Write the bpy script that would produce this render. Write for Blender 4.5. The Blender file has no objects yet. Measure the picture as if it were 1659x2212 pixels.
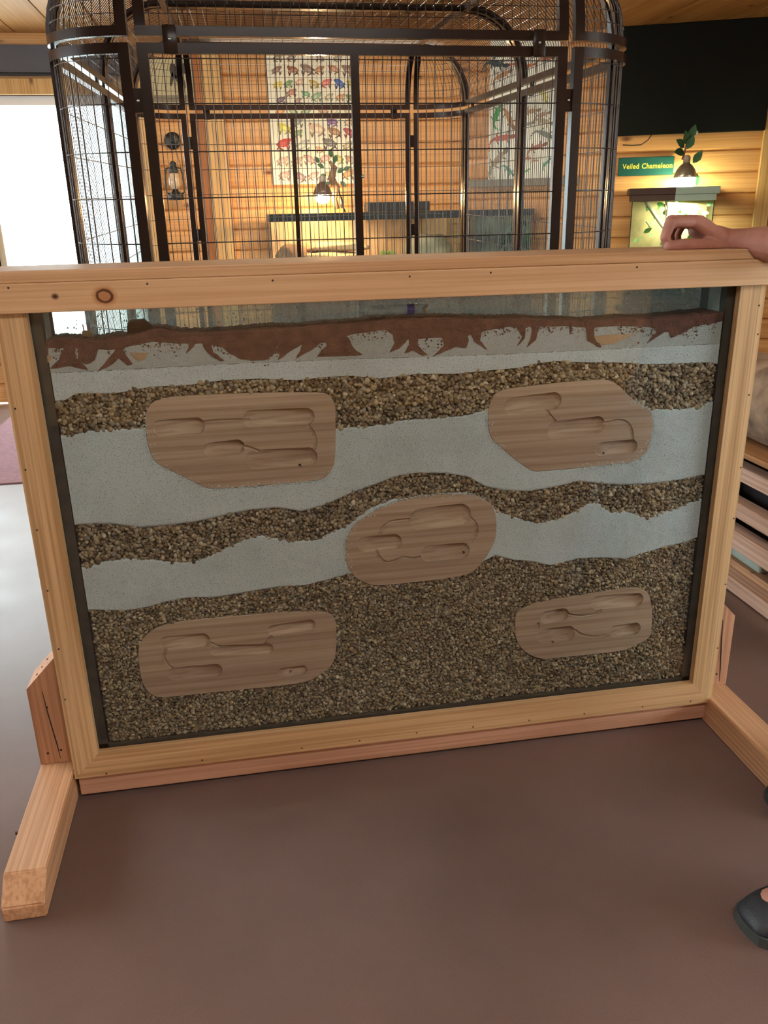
import bpy, bmesh, math, random
import numpy as np
from mathutils import Vector, Matrix, noise as mnoise
R_ = random.Random(7)
NP = np.random.RandomState(11)
scene = bpy.context.scene
COL = scene.collection
PI = math.pi

# ------------------------------------------------------------------ camera
F_PX, CX, CY, IW, IH = 1789.6, 829.5, 1106.0, 1659, 2212
CAM = Vector((.484, -1.7918, 1.3567)); YAW, PITCH, ROLL = .1639, .3479, -.0217
fw = Vector((math.sin(YAW)*math.cos(PITCH), math.cos(YAW)*math.cos(PITCH), -math.sin(PITCH)))
r0 = Vector((math.cos(YAW), -math.sin(YAW), 0)); u0 = r0.cross(fw)
rt = r0*math.cos(ROLL) + u0*math.sin(ROLL); up = u0*math.cos(ROLL) - r0*math.sin(ROLL)
cam_d = bpy.data.cameras.new('camera'); cam_o = bpy.data.objects.new('camera', cam_d); COL.objects.link(cam_o)
cam_o.matrix_world = Matrix(((rt.x, up.x, -fw.x, CAM.x), (rt.y, up.y, -fw.y, CAM.y), (rt.z, up.z, -fw.z, CAM.z), (0, 0, 0, 1)))
cam_d.sensor_fit = 'VERTICAL'; cam_d.sensor_height = 24.0; cam_d.lens = F_PX/IH*24.0; cam_d.clip_start = .02
scene.camera = cam_o
def ray(px, py): return fw + rt*((px-CX)/F_PX) - up*((py-CY)/F_PX)
def at(px, py, Y): d = ray(px, py); return CAM + d*((Y-CAM.y)/d.y)          # photo point on the upright plane at depth Y
def atz(px, py, Z): d = ray(px, py); return CAM + d*((Z-CAM.z)/d.z)
def atx(px, py, X): d = ray(px, py); return CAM + d*((X-CAM.x)/d.x)

# ------------------------------------------------------------------ light and exposure
vs = scene.view_settings
vs.view_transform = 'Standard'; vs.look = 'None'; vs.gamma = 1.0; vs.exposure = 0.0; vs.use_curve_mapping = False
cy = scene.cycles
cy.use_denoising = True; cy.transparent_max_bounces = 16; cy.max_bounces = 6; cy.diffuse_bounces = 3; cy.glossy_bounces = 3; cy.transmission_bounces = 4
cy.use_adaptive_sampling = True; cy.adaptive_threshold = .08; cy.adaptive_min_samples = 16
cy.caustics_reflective = False; cy.caustics_refractive = False; cy.sample_clamp_indirect = 4.0
world = bpy.data.worlds.new('world'); scene.world = world; world.use_nodes = True
wb = world.node_tree.nodes['Background']; wb.inputs[0].default_value = (.86, .93, 1.0, 1); wb.inputs[1].default_value = 14.0
def light(name, kind, loc, energy, color=(1, 1, 1), size=.1, size_y=None, target=None, portal=False):
    d = bpy.data.lights.new(name, kind); o = bpy.data.objects.new(name, d); COL.objects.link(o); o.location = loc
    d.energy = energy; d.color = color
    if kind == 'AREA':
        d.size = size
        if size_y: d.shape = 'RECTANGLE'; d.size_y = size_y
        if portal: d.cycles.is_portal = True
    else: d.shadow_soft_size = size
    if target is not None: o.rotation_euler = (Vector(target)-Vector(loc)).to_track_quat('-Z', 'Y').to_euler()
    return o
YW = 5.02                                   # back wall
DX0, DX1, DZ = -1.25, -.13, 2.18            # doorway
light('door_daylight', 'AREA', ((DX0+DX1)/2, YW+.02, DZ/2), 1, size=DX1-DX0, size_y=DZ, target=((DX0+DX1)/2, 0, DZ/2), portal=True)
light('added_fill_front', 'AREA', (.75, -1.95, 2.50), 34, (1, .94, .87), 1.5, .5, target=(.75, -1.95, 0))  # added fill from above for the case front, no source in view
light('left_window_daylight', 'AREA', (-3.12, 1.2, 1.5), 70, (.97, .96, 1), 2.8, 1.2, target=(0, 1.0, .4))
light('added_fill_rear', 'AREA', (1.2, 3.0, 2.50), 95, (1, .80, .54), 1.5, .4, target=(1.2, 3.3, 0))  # added warm fill to lift the back wall, no source in view
light('side_window_daylight', 'AREA', (5.46, -1.9, 1.5), 90, (1, .95, .90), 2.6, 1.2, target=(1.5, -1.2, 1.0))
light('window_portal', 'AREA', ((-2.7+DX0-.14)/2, YW+.02, 1.5), 1, size=DX0-.14+2.7, size_y=1.36, target=((-2.7+DX0-.14)/2, 0, 1.5), portal=True)

# ------------------------------------------------------------------ materials
def new_mat(name):
    m = bpy.data.materials.new(name); m.use_nodes = True
    nt = m.node_tree; return m, nt, nt.nodes['Principled BSDF'], nt.nodes, nt.links
def plain(name, col, rough=.6, metal=0., spec=.5, bump=0., bscale=200., var=0., vscale=8., emit=None, estr=0.):
    m, nt, p, N, L = new_mat(name)
    p.inputs['Base Color'].default_value = (*col, 1); p.inputs['Roughness'].default_value = rough
    p.inputs['Metallic'].default_value = metal; p.inputs['Specular IOR Level'].default_value = spec
    tc = N.new('ShaderNodeTexCoord')
    if var:
        n = N.new('ShaderNodeTexNoise'); n.inputs['Scale'].default_value = vscale; n.inputs['Detail'].default_value = 5
        L.new(tc.outputs['Object'], n.inputs['Vector'])
        r = N.new('ShaderNodeValToRGB'); r.color_ramp.elements[0].position = .3; r.color_ramp.elements[1].position = .7
        r.color_ramp.elements[0].color = (*[c*(1-var) for c in col], 1); r.color_ramp.elements[1].color = (*[min(1, c*(1+var)) for c in col], 1)
        L.new(n.outputs['Fac'], r.inputs['Fac']); L.new(r.outputs['Color'], p.inputs['Base Color'])
    if bump:
        n2 = N.new('ShaderNodeTexNoise'); n2.inputs['Scale'].default_value = bscale; n2.inputs['Detail'].default_value = 3
        L.new(tc.outputs['Object'], n2.inputs['Vector'])
        b = N.new('ShaderNodeBump'); b.inputs['Strength'].default_value = bump; b.inputs['Distance'].default_value = .002
        L.new(n2.outputs['Fac'], b.inputs['Height']); L.new(b.outputs['Normal'], p.inputs['Normal'])
    if emit: p.inputs['Emission Color'].default_value = (*emit, 1); p.inputs['Emission Strength'].default_value = estr
    return m
def wood(name, axis, light_c, dark_c, rough=.5, knots=0., gscale=1., rand=False, rings=.5, special=None, streak=None):
    """pine: stretched grain along axis, sparse knots"""
    m, nt, p, N, L = new_mat(name)
    tc = N.new('ShaderNodeTexCoord'); vec = tc.outputs['Object']
    if rand:
        oi = N.new('ShaderNodeObjectInfo'); ml = N.new('ShaderNodeMath'); ml.operation = 'MULTIPLY'; ml.inputs[1].default_value = 37.
        L.new(oi.outputs['Random'], ml.inputs[0]); ad = N.new('ShaderNodeVectorMath'); ad.operation = 'ADD'
        L.new(vec, ad.inputs[0]); L.new(ml.outputs[0], ad.inputs[1]); vec = ad.outputs[0]
    mp = N.new('ShaderNodeMapping'); s = [26*gscale]*3; s['xyz'.index(axis)] = 1.1*gscale; mp.inputs['Scale'].default_value = s
    L.new(vec, mp.inputs['Vector'])
    n = N.new('ShaderNodeTexNoise'); n.inputs['Scale'].default_value = 1; n.inputs['Detail'].default_value = 6; n.inputs['Roughness'].default_value = .6
    n.inputs['Distortion'].default_value = .6; L.new(mp.outputs[0], n.inputs['Vector'])
    r = N.new('ShaderNodeValToRGB'); r.color_ramp.elements[0].position = .32; r.color_ramp.elements[1].position = .66
    r.color_ramp.elements[0].color = (*dark_c, 1); r.color_ramp.elements[1].color = (*light_c, 1); L.new(n.outputs['Fac'], r.inputs['Fac'])
    # fine straight growth lines
    mp2 = N.new('ShaderNodeMapping'); s2 = [150*gscale]*3; s2['xyz'.index(axis)] = 1.2*gscale; mp2.inputs['Scale'].default_value = s2
    L.new(vec, mp2.inputs['Vector']); n2 = N.new('ShaderNodeTexNoise'); n2.inputs['Scale'].default_value = 1; n2.inputs['Detail'].default_value = 2
    L.new(mp2.outputs[0], n2.inputs['Vector'])
    r2 = N.new('ShaderNodeValToRGB'); r2.color_ramp.elements[0].position = .38; r2.color_ramp.elements[1].position = .58
    v = 1-rings*.45; r2.color_ramp.elements[0].color = (v, v*.93, v*.85, 1); r2.color_ramp.elements[1].color = (1, 1, 1, 1); L.new(n2.outputs['Fac'], r2.inputs['Fac'])
    mx = N.new('ShaderNodeMix'); mx.data_type = 'RGBA'; mx.blend_type = 'MULTIPLY'; mx.inputs['Factor'].default_value = 1
    L.new(r.outputs['Color'], mx.inputs['A']); L.new(r2.outputs['Color'], mx.inputs['B']); out = mx.outputs['Result']
    if knots:
        mp3 = N.new('ShaderNodeMapping'); s3 = [5.2]*3; s3['xyz'.index(axis)] = 2.3; mp3.inputs['Scale'].default_value = s3
        L.new(vec, mp3.inputs['Vector']); vo = N.new('ShaderNodeTexVoronoi'); vo.inputs['Scale'].default_value = 1; L.new(mp3.outputs[0], vo.inputs['Vector'])
        r3 = N.new('ShaderNodeValToRGB'); e = r3.color_ramp.elements; e[0].position = .03*knots; e[1].position = .13*knots
        e[0].color = (.16, .07, .03, 1); e[1].color = (1, 1, 1, 1); L.new(vo.outputs['Distance'], r3.inputs['Fac'])
        m3 = N.new('ShaderNodeMix'); m3.data_type = 'RGBA'; m3.blend_type = 'MULTIPLY'; m3.inputs['Factor'].default_value = 1
        L.new(out, m3.inputs['A']); L.new(r3.outputs['Color'], m3.inputs['B']); out = m3.outputs['Result']
    for (pt, rad, ring) in (special or []):               # single knots at given places in the board
        geo = N.new('ShaderNodeNewGeometry'); sb = N.new('ShaderNodeVectorMath'); sb.operation = 'SUBTRACT'; sb.inputs[1].default_value = pt
        L.new(geo.outputs['Position'], sb.inputs[0]); sc_ = N.new('ShaderNodeVectorMath'); sc_.operation = 'MULTIPLY'; sc_.inputs[1].default_value = (.9, 0, 1.1)
        L.new(sb.outputs[0], sc_.inputs[0]); ln = N.new('ShaderNodeVectorMath'); ln.operation = 'LENGTH'; L.new(sc_.outputs[0], ln.inputs[0])
        nz = N.new('ShaderNodeTexNoise'); nz.inputs['Scale'].default_value = 90; L.new(geo.outputs['Position'], nz.inputs['Vector'])
        ma = N.new('ShaderNodeMath'); ma.operation = 'MULTIPLY_ADD'; ma.inputs[1].default_value = rad*.35; L.new(nz.outputs['Fac'], ma.inputs[0]); L.new(ln.outputs['Value'], ma.inputs[2])
        dv = N.new('ShaderNodeMath'); dv.operation = 'DIVIDE'; dv.inputs[1].default_value = rad*2; L.new(ma.outputs[0], dv.inputs[0])
        rr = N.new('ShaderNodeValToRGB'); e = rr.color_ramp.elements
        if ring:
            e[0].position = .0; e[0].color = (.72, .52, .42, 1); e[1].position = 1.; e[1].color = (1, 1, 1, 1)
            for pos, c in ((.42, (.72, .52, .42, 1)), (.52, (.12, .07, .06, 1)), (.6, (.15, .08, .06, 1)), (.72, (.82, .66, .55, 1))):
                q = rr.color_ramp.elements.new(pos); q.color = c
        else:
            e[0].position = .35; e[0].color = (.14, .08, .07, 1); e[1].position = .8; e[1].color = (1, 1, 1, 1)
        L.new(dv.outputs[0], rr.inputs['Fac'])
        m4 = N.new('ShaderNodeMix'); m4.data_type = 'RGBA'; m4.blend_type = 'MULTIPLY'; m4.inputs['Factor'].default_value = 1
        L.new(out, m4.inputs['A']); L.new(rr.outputs['Color'], m4.inputs['B']); out = m4.outputs['Result']
    L.new(out, p.inputs['Base Color'])
    p.inputs['Roughness'].default_value = rough; p.inputs['Specular IOR Level'].default_value = .35
    b = N.new('ShaderNodeBump'); b.inputs['Strength'].default_value = .25; b.inputs['Distance'].default_value = .001
    L.new(n2.outputs['Fac'], b.inputs['Height']); L.new(b.outputs['Normal'], p.inputs['Normal'])
    return m
def glass_mat(name, tint=(.93, .98, .96), ior=1.45, rough=.0, extra=None):
    m, nt, p, N, L = new_mat(name); N.remove(p); out = N['Material Output']
    tr = N.new('ShaderNodeBsdfTransparent'); tr.inputs[0].default_value = (*tint, 1)
    gl = N.new('ShaderNodeBsdfGlossy'); gl.inputs['Roughness'].default_value = rough; gl.inputs[0].default_value = (1, 1, 1, 1)
    fr = N.new('ShaderNodeFresnel'); ge = N.new('ShaderNodeNewGeometry'); im = N.new('ShaderNodeMapRange')   # same reflectance on both faces of a thin pane
    im.inputs['To Min'].default_value = ior; im.inputs['To Max'].default_value = 1/ior; L.new(ge.outputs['Backfacing'], im.inputs['Value']); L.new(im.outputs['Result'], fr.inputs['IOR'])
    mx = N.new('ShaderNodeMixShader'); L.new(fr.outputs[0], mx.inputs[0]); L.new(tr.outputs[0], mx.inputs[1]); L.new(gl.outputs[0], mx.inputs[2])
    last = mx
    if extra:                                            # dust and dried specks on the pane
        col, amount, scale = extra
        tc = N.new('ShaderNodeTexCoord'); nz = N.new('ShaderNodeTexNoise'); nz.inputs['Scale'].default_value = scale; nz.inputs['Detail'].default_value = 6
        L.new(tc.outputs['Object'], nz.inputs['Vector']); rp = N.new('ShaderNodeValToRGB'); e = rp.color_ramp.elements
        e[0].position = .42; e[0].color = (amount*.35,)*3+(1,); e[1].position = .72; e[1].color = (amount,)*3+(1,); L.new(nz.outputs['Fac'], rp.inputs['Fac'])
        df0 = N.new('ShaderNodeBsdfDiffuse'); df0.inputs[0].default_value = (*col, 1); tl = N.new('ShaderNodeBsdfTranslucent'); tl.inputs[0].default_value = (*col, 1)
        df = N.new('ShaderNodeMixShader'); L.new(df0.outputs[0], df.inputs[1]); L.new(tl.outputs[0], df.inputs[2])
        m2 = N.new('ShaderNodeMixShader'); L.new(rp.outputs['Color'], m2.inputs[0]); L.new(mx.outputs[0], m2.inputs[1]); L.new(df.outputs[0], m2.inputs[2]); last = m2
    L.new(last.outputs[0], out.inputs['Surface']); return m
def vcol_mat(name, rough=.7, bump=0.):
    m, nt, p, N, L = new_mat(name); a = N.new('ShaderNodeAttribute'); a.attribute_name = 'Col'
    L.new(a.outputs['Color'], p.inputs['Base Color']); p.inputs['Roughness'].default_value = rough; p.inputs['Specular IOR Level'].default_value = .3
    if bump:
        tc = N.new('ShaderNodeTexCoord'); n2 = N.new('ShaderNodeTexNoise'); n2.inputs['Scale'].default_value = 300; L.new(tc.outputs['Object'], n2.inputs['Vector'])
        b = N.new('ShaderNodeBump'); b.inputs['Strength'].default_value = bump; b.inputs['Distance'].default_value = .002
        L.new(n2.outputs['Fac'], b.inputs['Height']); L.new(b.outputs['Normal'], p.inputs['Normal'])
    return m

PINE_L, PINE_D = (.66, .45, .25), (.55, .35, .18)
kp1, kp2 = at(228, 638, 0), at(122, 639, 0)
M = {}
M['pine_x'] = wood('pine_lengthwise', 'x', PINE_L, PINE_D)
M['pine_top'] = wood('pine_top_trim', 'x', (.70, .48, .29), (.60, .39, .22), rings=.25, special=[(tuple(kp1), .0135, True), (tuple(kp2), .006, False)])
M['pine_cap'] = wood('pine_cap', 'x', (.68, .46, .28), (.60, .39, .22), rings=.3)
M['pine_z'] = wood('pine_upright', 'z', (.68, .48, .27), (.58, .38, .19), rings=.75)
M['fir_x'] = wood('fir_beam', 'x', (.60, .35, .24), (.50, .27, .18), knots=.4)
M['fir_y'] = wood('fir_foot', 'y', (.66, .40, .24), (.54, .30, .16), knots=.35)
M['fir_z'] = wood('fir_post', 'z', (.60, .35, .23), (.48, .26, .16), knots=.5)
M['siding'] = wood('varnished_siding', 'x', (.70, .40, .165), (.58, .30, .11), rough=.38, knots=1., gscale=.6, rand=True, rings=.3)
M['trim_z'] = wood('pale_trim', 'z', (.66, .44, .19), (.55, .33, .12), rough=.45, knots=.8, gscale=.7)
M['ceil'] = wood('ceiling_pine', 'y', (.52, .28, .10), (.40, .20, .06), rough=.5, knots=.8, gscale=.5, rand=True, rings=.3)
M['carved'] = wood('carved_cedar', 'x', (.49, .375, .285), (.33, .235, .175), rough=.75, gscale=.9, rings=.5)
M['rack_wood'] = wood('rack_wood', 'y', (.72, .50, .40), (.58, .37, .28), rough=.6, knots=.6, gscale=.7)
M['metal'] = plain('brown_powder_coat', (.016, .009, .008), .22, spec=.30)
M['wire'] = plain('cage_wire', (.035, .026, .024), .3, spec=.6, metal=.3)
M['bolt'] = plain('steel_bolt', (.6, .6, .58), .3, metal=.9)
M['black'] = plain('black_plastic', (.012, .014, .015), .45)
M['rim'] = plain('tank_rim_black', (.008, .014, .016), .4)
M['screen'] = plain('gloss_black_panel', (.005, .007, .006), .5, spec=.12)
M['glass'] = glass_mat('clear_glass')
M['case_glass'] = glass_mat('case_front_glass', (.965, .985, .98), 1.45)
M['back_glass'] = glass_mat('case_back_glass', (.84, .92, .91), 1.5, extra=((.50, .62, .66), .42, 170))
M['tank_glass'] = glass_mat('tank_glass', (.9, .96, .94), 1.4)
M['spacer'] = plain('dark_case_edge', (.04, .036, .03), .7, var=.4, vscale=30)
M['edge_glass'] = plain('grey_case_lining', (.26, .29, .27), .6, var=.2)

# ------------------------------------------------------------------ building helpers
class MB:
    def __init__(s): s.v = []; s.f = []; s.m = []; s.c = []; s.cur = 0; s.col = None
    def add(s, vs_, fs):
        o = len(s.v); s.v += [tuple(p) for p in vs_]; s.f += [tuple(i+o for i in f) for f in fs]; s.m += [s.cur]*len(fs)
        if s.col is not None: s.c += [s.col]*len(vs_)
        return s
    def box(s, x0, x1, y0, y1, z0, z1, bev=0.):
        if bev <= 0:
            return s.add([(x0, y0, z0), (x1, y0, z0), (x1, y1, z0), (x0, y1, z0), (x0, y0, z1), (x1, y0, z1), (x1, y1, z1), (x0, y1, z1)],
                         [(0, 3, 2, 1), (4, 5, 6, 7), (0, 1, 5, 4), (1, 2, 6, 5), (2, 3, 7, 6), (3, 0, 4, 7)])
        bm = bmesh.new(); bmesh.ops.create_cube(bm, size=1)
        for v in bm.verts: v.co = Vector(((x0+x1)/2+v.co.x*(x1-x0), (y0+y1)/2+v.co.y*(y1-y0), (z0+z1)/2+v.co.z*(z1-z0)))
        bmesh.ops.bevel(bm, geom=list(bm.edges), offset=bev, segments=2, affect='EDGES', profile=.5)
        return s.bm(bm)
    def bm(s, bm):
        bm.verts.ensure_lookup_table(); bm.verts.index_update()
        s.add([v.co[:] for v in bm.verts], [[v.index for v in f.verts] for f in bm.faces]); bm.free(); return s
    def tube(s, pts, r, n=6, closed=False, cap=True):
        pts = [Vector(p) for p in pts]; k = len(pts); rs = r if isinstance(r, (list, tuple)) else [r]*k
        vs_ = []; ref = None
        for i, p in enumerate(pts):
            a = pts[(i-1) % k] if (closed or i > 0) else p; b = pts[(i+1) % k] if (closed or i < k-1) else p
            t = (b-a).normalized()
            if ref is None: ref = Vector((0, 0, 1)) if abs(t.z) < .9 else Vector((1, 0, 0))
            x = ref - t*ref.dot(t)
            if x.length < 1e-5: x = Vector((1, 0, 0)) - t*t.x
            x.normalize(); ref = x; y = t.cross(x)
            for j in range(n):
                a_ = 2*PI*j/n + PI/n; vs_.append(p + (x*math.cos(a_) + y*math.sin(a_))*rs[i])
        fs = []
        for i in range(k if closed else k-1):
            i2 = (i+1) % k
            for j in range(n): fs.append((i*n+j, i*n+(j+1) % n, i2*n+(j+1) % n, i2*n+j))
        if cap and not closed: fs += [tuple(range(n))[::-1], tuple((k-1)*n+j for j in range(n))]
        return s.add(vs_, fs)
    def sweep(s, pts, side, half_w, half_t):
        """rectangular bar along pts; side = vector across its width at each point (or one vector)"""
        pts = [Vector(p) for p in pts]; k = len(pts); vs_ = []
        for i, p in enumerate(pts):
            t = (pts[min(i+1, k-1)] - pts[max(i-1, 0)]).normalized(); sd = Vector(side[i] if isinstance(side, list) else side)
            sd = (sd - t*sd.dot(t)).normalized(); nn = t.cross(sd)
            for a, b in ((-1, -1), (1, -1), (1, 1), (-1, 1)): vs_.append(p + sd*half_w*a + nn*half_t*b)
        fs = [(i*4+j, i*4+(j+1) % 4, i*4+4+(j+1) % 4, i*4+4+j) for i in range(k-1) for j in range(4)]
        fs += [(3, 2, 1, 0), tuple((k-1)*4+j for j in range(4))]
        return s.add(vs_, fs)
    def lathe(s, prof, c, n=20, axis='z'):
        c = Vector(c); vs_ = []
        for r, h in prof:
            for j in range(n):
                a = 2*PI*j/n; q = (r*math.cos(a), r*math.sin(a), h)
                if axis == 'y': q = (q[0], q[2], q[1])
                if axis == 'x': q = (q[2], q[0], q[1])
                vs_.append(c+Vector(q))
        k = len(prof)
        fs = [(i*n+j, i*n+(j+1) % n, (i+1)*n+(j+1) % n, (i+1)*n+j) for i in range(k-1) for j in range(n)]
        fs += [tuple(range(n))[::-1], tuple((k-1)*n+j for j in range(n))]
        return s.add(vs_, fs)
    def prism(s, poly, y0, y1):
        """poly: (x,z) outline, extruded in y"""
        n = len(poly); s.add([(x, y0, z) for x, z in poly]+[(x, y1, z) for x, z in poly],
                             [tuple(range(n)), tuple(range(2*n-1, n-1, -1))]+[(i, i+n, (i+1) % n+n, (i+1) % n) for i in range(n)])
        return s
    def ball(s, c, r, sub=2, sc=(1, 1, 1), jit=0., rot=None):
        bm = bmesh.new(); bmesh.ops.create_icosphere(bm, subdivisions=sub, radius=1)
        for v in bm.verts:
            q = Vector((v.co.x*sc[0], v.co.y*sc[1], v.co.z*sc[2]))*r*(1+(R_.random()-.5)*jit)
            if rot: q = rot @ q
            v.co = q+Vector(c)
        return s.bm(bm)
ORG = {}
def props(o, label=None, cat=None, group=None, kind=None):
    if label: o['label'] = label
    if cat: o['category'] = cat
    if group: o['group'] = group
    if kind: o['kind'] = kind
    return o
def thing(name, loc, label, cat, group=None):
    o = bpy.data.objects.new(name, None); COL.objects.link(o); o.location = loc; o.empty_display_size = .05
    ORG[o.name] = Vector(loc); return props(o, label, cat, group)
def build(name, mb, mat, parent=None, smooth=False, label=None, cat=None, group=None, kind=None, fix=True):
    vs_ = mb.v
    me = bpy.data.meshes.new(name)
    arr = np.array(vs_, dtype=float)
    if parent is None:
        org = Vector(((arr[:, 0].min()+arr[:, 0].max())/2, (arr[:, 1].min()+arr[:, 1].max())/2, arr[:, 2].min()))
    else: org = ORG[parent.name]
    arr = arr - np.array(org)
    me.from_pydata(arr.tolist(), [], mb.f); 
    mats = mat if isinstance(mat, (list, tuple)) else [mat]
    for q in mats: me.materials.append(q)
    if len(mats) > 1: me.polygons.foreach_set('material_index', mb.m)
    if mb.c:
        ca = me.color_attributes.new('Col', 'FLOAT_COLOR', 'POINT'); ca.data.foreach_set('color', [x for c in mb.c for x in (*c, 1.)])
    if fix:
        bm = bmesh.new(); bm.from_mesh(me); bmesh.ops.recalc_face_normals(bm, faces=bm.faces); bm.to_mesh(me); bm.free()
    if smooth: me.polygons.foreach_set('use_smooth', [True]*len(me.polygons))
    me.update()
    o = bpy.data.objects.new(name, me); COL.objects.link(o)
    if parent is None: o.location = org
    else: o.parent = parent
    ORG[o.name] = org
    return props(o, label, cat, group, kind)
def smooth_angle(o, ang=40):
    me = o.data; me.polygons.foreach_set('use_smooth', [True]*len(me.polygons))
    try: me.set_sharp_from_angle(angle=math.radians(ang))
    except Exception: pass
    return o

# ================================================================== THE ROOM
ZC = 2.58; XL, XR, YF = -3.2, 5.5, -4.1
def floor_mat():
    m, nt, p, N, L = new_mat('polished_concrete'); tc = N.new('ShaderNodeTexCoord')
    n = N.new('ShaderNodeTexNoise'); n.inputs['Scale'].default_value = 1.3; n.inputs['Detail'].default_value = 7; n.inputs['Roughness'].default_value = .62
    L.new(tc.outputs['Object'], n.inputs['Vector']); r = N.new('ShaderNodeValToRGB'); e = r.color_ramp.elements
    e[0].position = .3; e[0].color = (.122, .078, .068, 1); e[1].position = .72; e[1].color = (.182, .119, .104, 1); L.new(n.outputs['Fac'], r.inputs['Fac'])
    n3 = N.new('ShaderNodeTexNoise'); n3.inputs['Scale'].default_value = 420; n3.inputs['Detail'].default_value = 2; L.new(tc.outputs['Object'], n3.inputs['Vector'])
    r3 = N.new('ShaderNodeValToRGB'); e = r3.color_ramp.elements; e[0].position = .35; e[0].color = (.86, .86, .86, 1); e[1].position = .65; e[1].color = (1.06, 1.05, 1.04, 1)
    L.new(n3.outputs['Fac'], r3.inputs['Fac']); mx = N.new('ShaderNodeMix'); mx.data_type = 'RGBA'; mx.blend_type = 'MULTIPLY'; mx.inputs['Factor'].default_value = 1
    L.new(r.outputs['Color'], mx.inputs['A']); L.new(r3.outputs['Color'], mx.inputs['B']); L.new(mx.outputs['Result'], p.inputs['Base Color'])
    n2 = N.new('ShaderNodeTexNoise'); n2.inputs['Scale'].default_value = 4; n2.inputs['Detail'].default_value = 5; L.new(tc.outputs['Object'], n2.inputs['Vector'])
    mr = N.new('ShaderNodeMapRange'); mr.inputs['To Min'].default_value = .30; mr.inputs['To Max'].default_value = .46; L.new(n2.outputs['Fac'], mr.inputs['Value'])
    L.new(mr.outputs['Result'], p.inputs['Roughness']); p.inputs['Specular IOR Level'].default_value = .5
    return m
b = MB(); b.box(XL, XR, YF, YW, -.1, 0); floor = build('floor', b, floor_mat(), label='polished brown concrete floor', kind='structure')
b = MB(); b.box(XL-.1, XR+.1, YF-.1, YW+.1, ZC, ZC+.08); ceiling = build('ceiling', b, M['ceil'], label='varnished pine ceiling', kind='structure')
# ceiling planks
pw = .29; k = 0; x = XL; pm = None
while x < XR-.05:
    if pm is None:
        b = MB(); b.box(0, pw-.008, YF, YW, -.018, 0, .004); o = build('plank', b, M['ceil'], ceiling); pm = o.data
        for v in pm.vertices: v.co += ORG[ceiling.name]
        ref = o
    else: o = ref.copy(); COL.objects.link(o)
    o.parent = ceiling; o.location = Vector((x, 0, ZC)) - ORG[ceiling.name]; x += pw
def siding(wall, p0, p1, z0, z1, pitch=.152, base=0.):
    """horizontal bowed boards from p0 to p1 (xy), as separate planks under wall"""
    p0, p1 = Vector((*p0, 0)), Vector((*p1, 0)); d = (p1-p0); Ln = d.length; ang = math.atan2(d.y, d.x)
    prof = [(0, 0), (-.006, .002), (-.016, .012), (-.021, .045), (-.022, .076), (-.021, .107), (-.016, .140), (-.006, .150), (0, .152)]
    vs_ = []; n = len(prof)
    for X in (0, Ln):
        for y, z in prof: vs_.append((X, y, z))
    fs = [(i, i+1, i+1+n, i+n) for i in range(n-1)] + [(n-1, 0, n, 2*n-1), tuple(range(n))[::-1], tuple(range(n, 2*n))]
    me = bpy.data.meshes.new('plank'); me.from_pydata(vs_, [], fs); me.materials.append(M['siding'])
    bm = bmesh.new(); bm.from_mesh(me); bmesh.ops.recalc_face_normals(bm, faces=bm.faces); bm.to_mesh(me); bm.free()
    me.polygons.foreach_set('use_smooth', [True]*len(me.polygons)); me.set_sharp_from_angle(angle=math.radians(35))
    z = z0
    while z < z1-.02:
        o = bpy.data.objects.new('plank', me); COL.objects.link(o); o.parent = wall
        o.location = Vector((p0.x, p0.y, z)) - ORG[wall.name]; o.rotation_euler = (0, 0, ang)
        if z+pitch > z1: o.scale = (1, 1, (z1-z)/pitch)
        z += pitch
CNR = at(1012, 400, YW); A23 = math.radians(23)
CN = Vector((CNR.x, YW, 0)); WD = Vector((math.cos(A23), -math.sin(A23), 0)); WN = Vector((math.sin(A23), math.cos(A23), 0))
WLEN = (XR - CN.x)/WD.x
def onw(px, py, off=0.):                       # photo point on the angled wall (off = distance into the room)
    d = ray(px, py); q = CN - WN*off; t = (q-CAM).dot(WN)/d.dot(WN); return CAM + d*t
WX0, WX1, WZ0 = -2.7, DX0-.14, .82
b = MB(); b.box(XL, WX0, YW+.02, YW+.14, 0, ZC); b.box(WX0, WX1, YW+.02, YW+.14, 0, WZ0); b.box(WX0, WX1, YW+.02, YW+.14, DZ, ZC); b.box(WX1, DX0, YW+.02, YW+.14, 0, ZC); b.box(DX1, CN.x+.05, YW+.02, YW+.14, 0, ZC); b.box(DX0, DX1, YW+.02, YW+.14, DZ, ZC)
wall_back = build('wall_back', b, M['siding'], label='back wall clad in orange varnished pine boards', kind='structure')
siding(wall_back, (XL, YW+.02), (WX0, YW+.02), 0, ZC); siding(wall_back, (WX0, YW+.02), (DX0, YW+.02), 0, WZ0); siding(wall_back, (WX0, YW+.02), (DX0, YW+.02), DZ, ZC); siding(wall_back, (DX1, YW+.02), (CN.x, YW+.02), 0.03, ZC); siding(wall_back, (DX0, YW+.02), (DX1, YW+.02), DZ, ZC)
e1 = CN + WD*WLEN
b = MB(); q = [CN+WN*.02, e1+WN*.02, e1+WN*.14, CN+WN*.14]
b.add([(p.x, p.y, 0) for p in q]+[(p.x, p.y, ZC) for p in q], [(0, 1, 2, 3), (4, 5, 6, 7), (0, 1, 5, 4), (1, 2, 6, 5), (2, 3, 7, 6), (3, 0, 4, 7)])
wall_ang = build('wall_corner', b, M['siding'], label='angled wall of yellow pine boards', kind='structure')
siding(wall_ang, (CN.x+WN.x*.02, CN.y+WN.y*.02), (e1.x+WN.x*.02, e1.y+WN.y*.02), .06, ZC)
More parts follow.
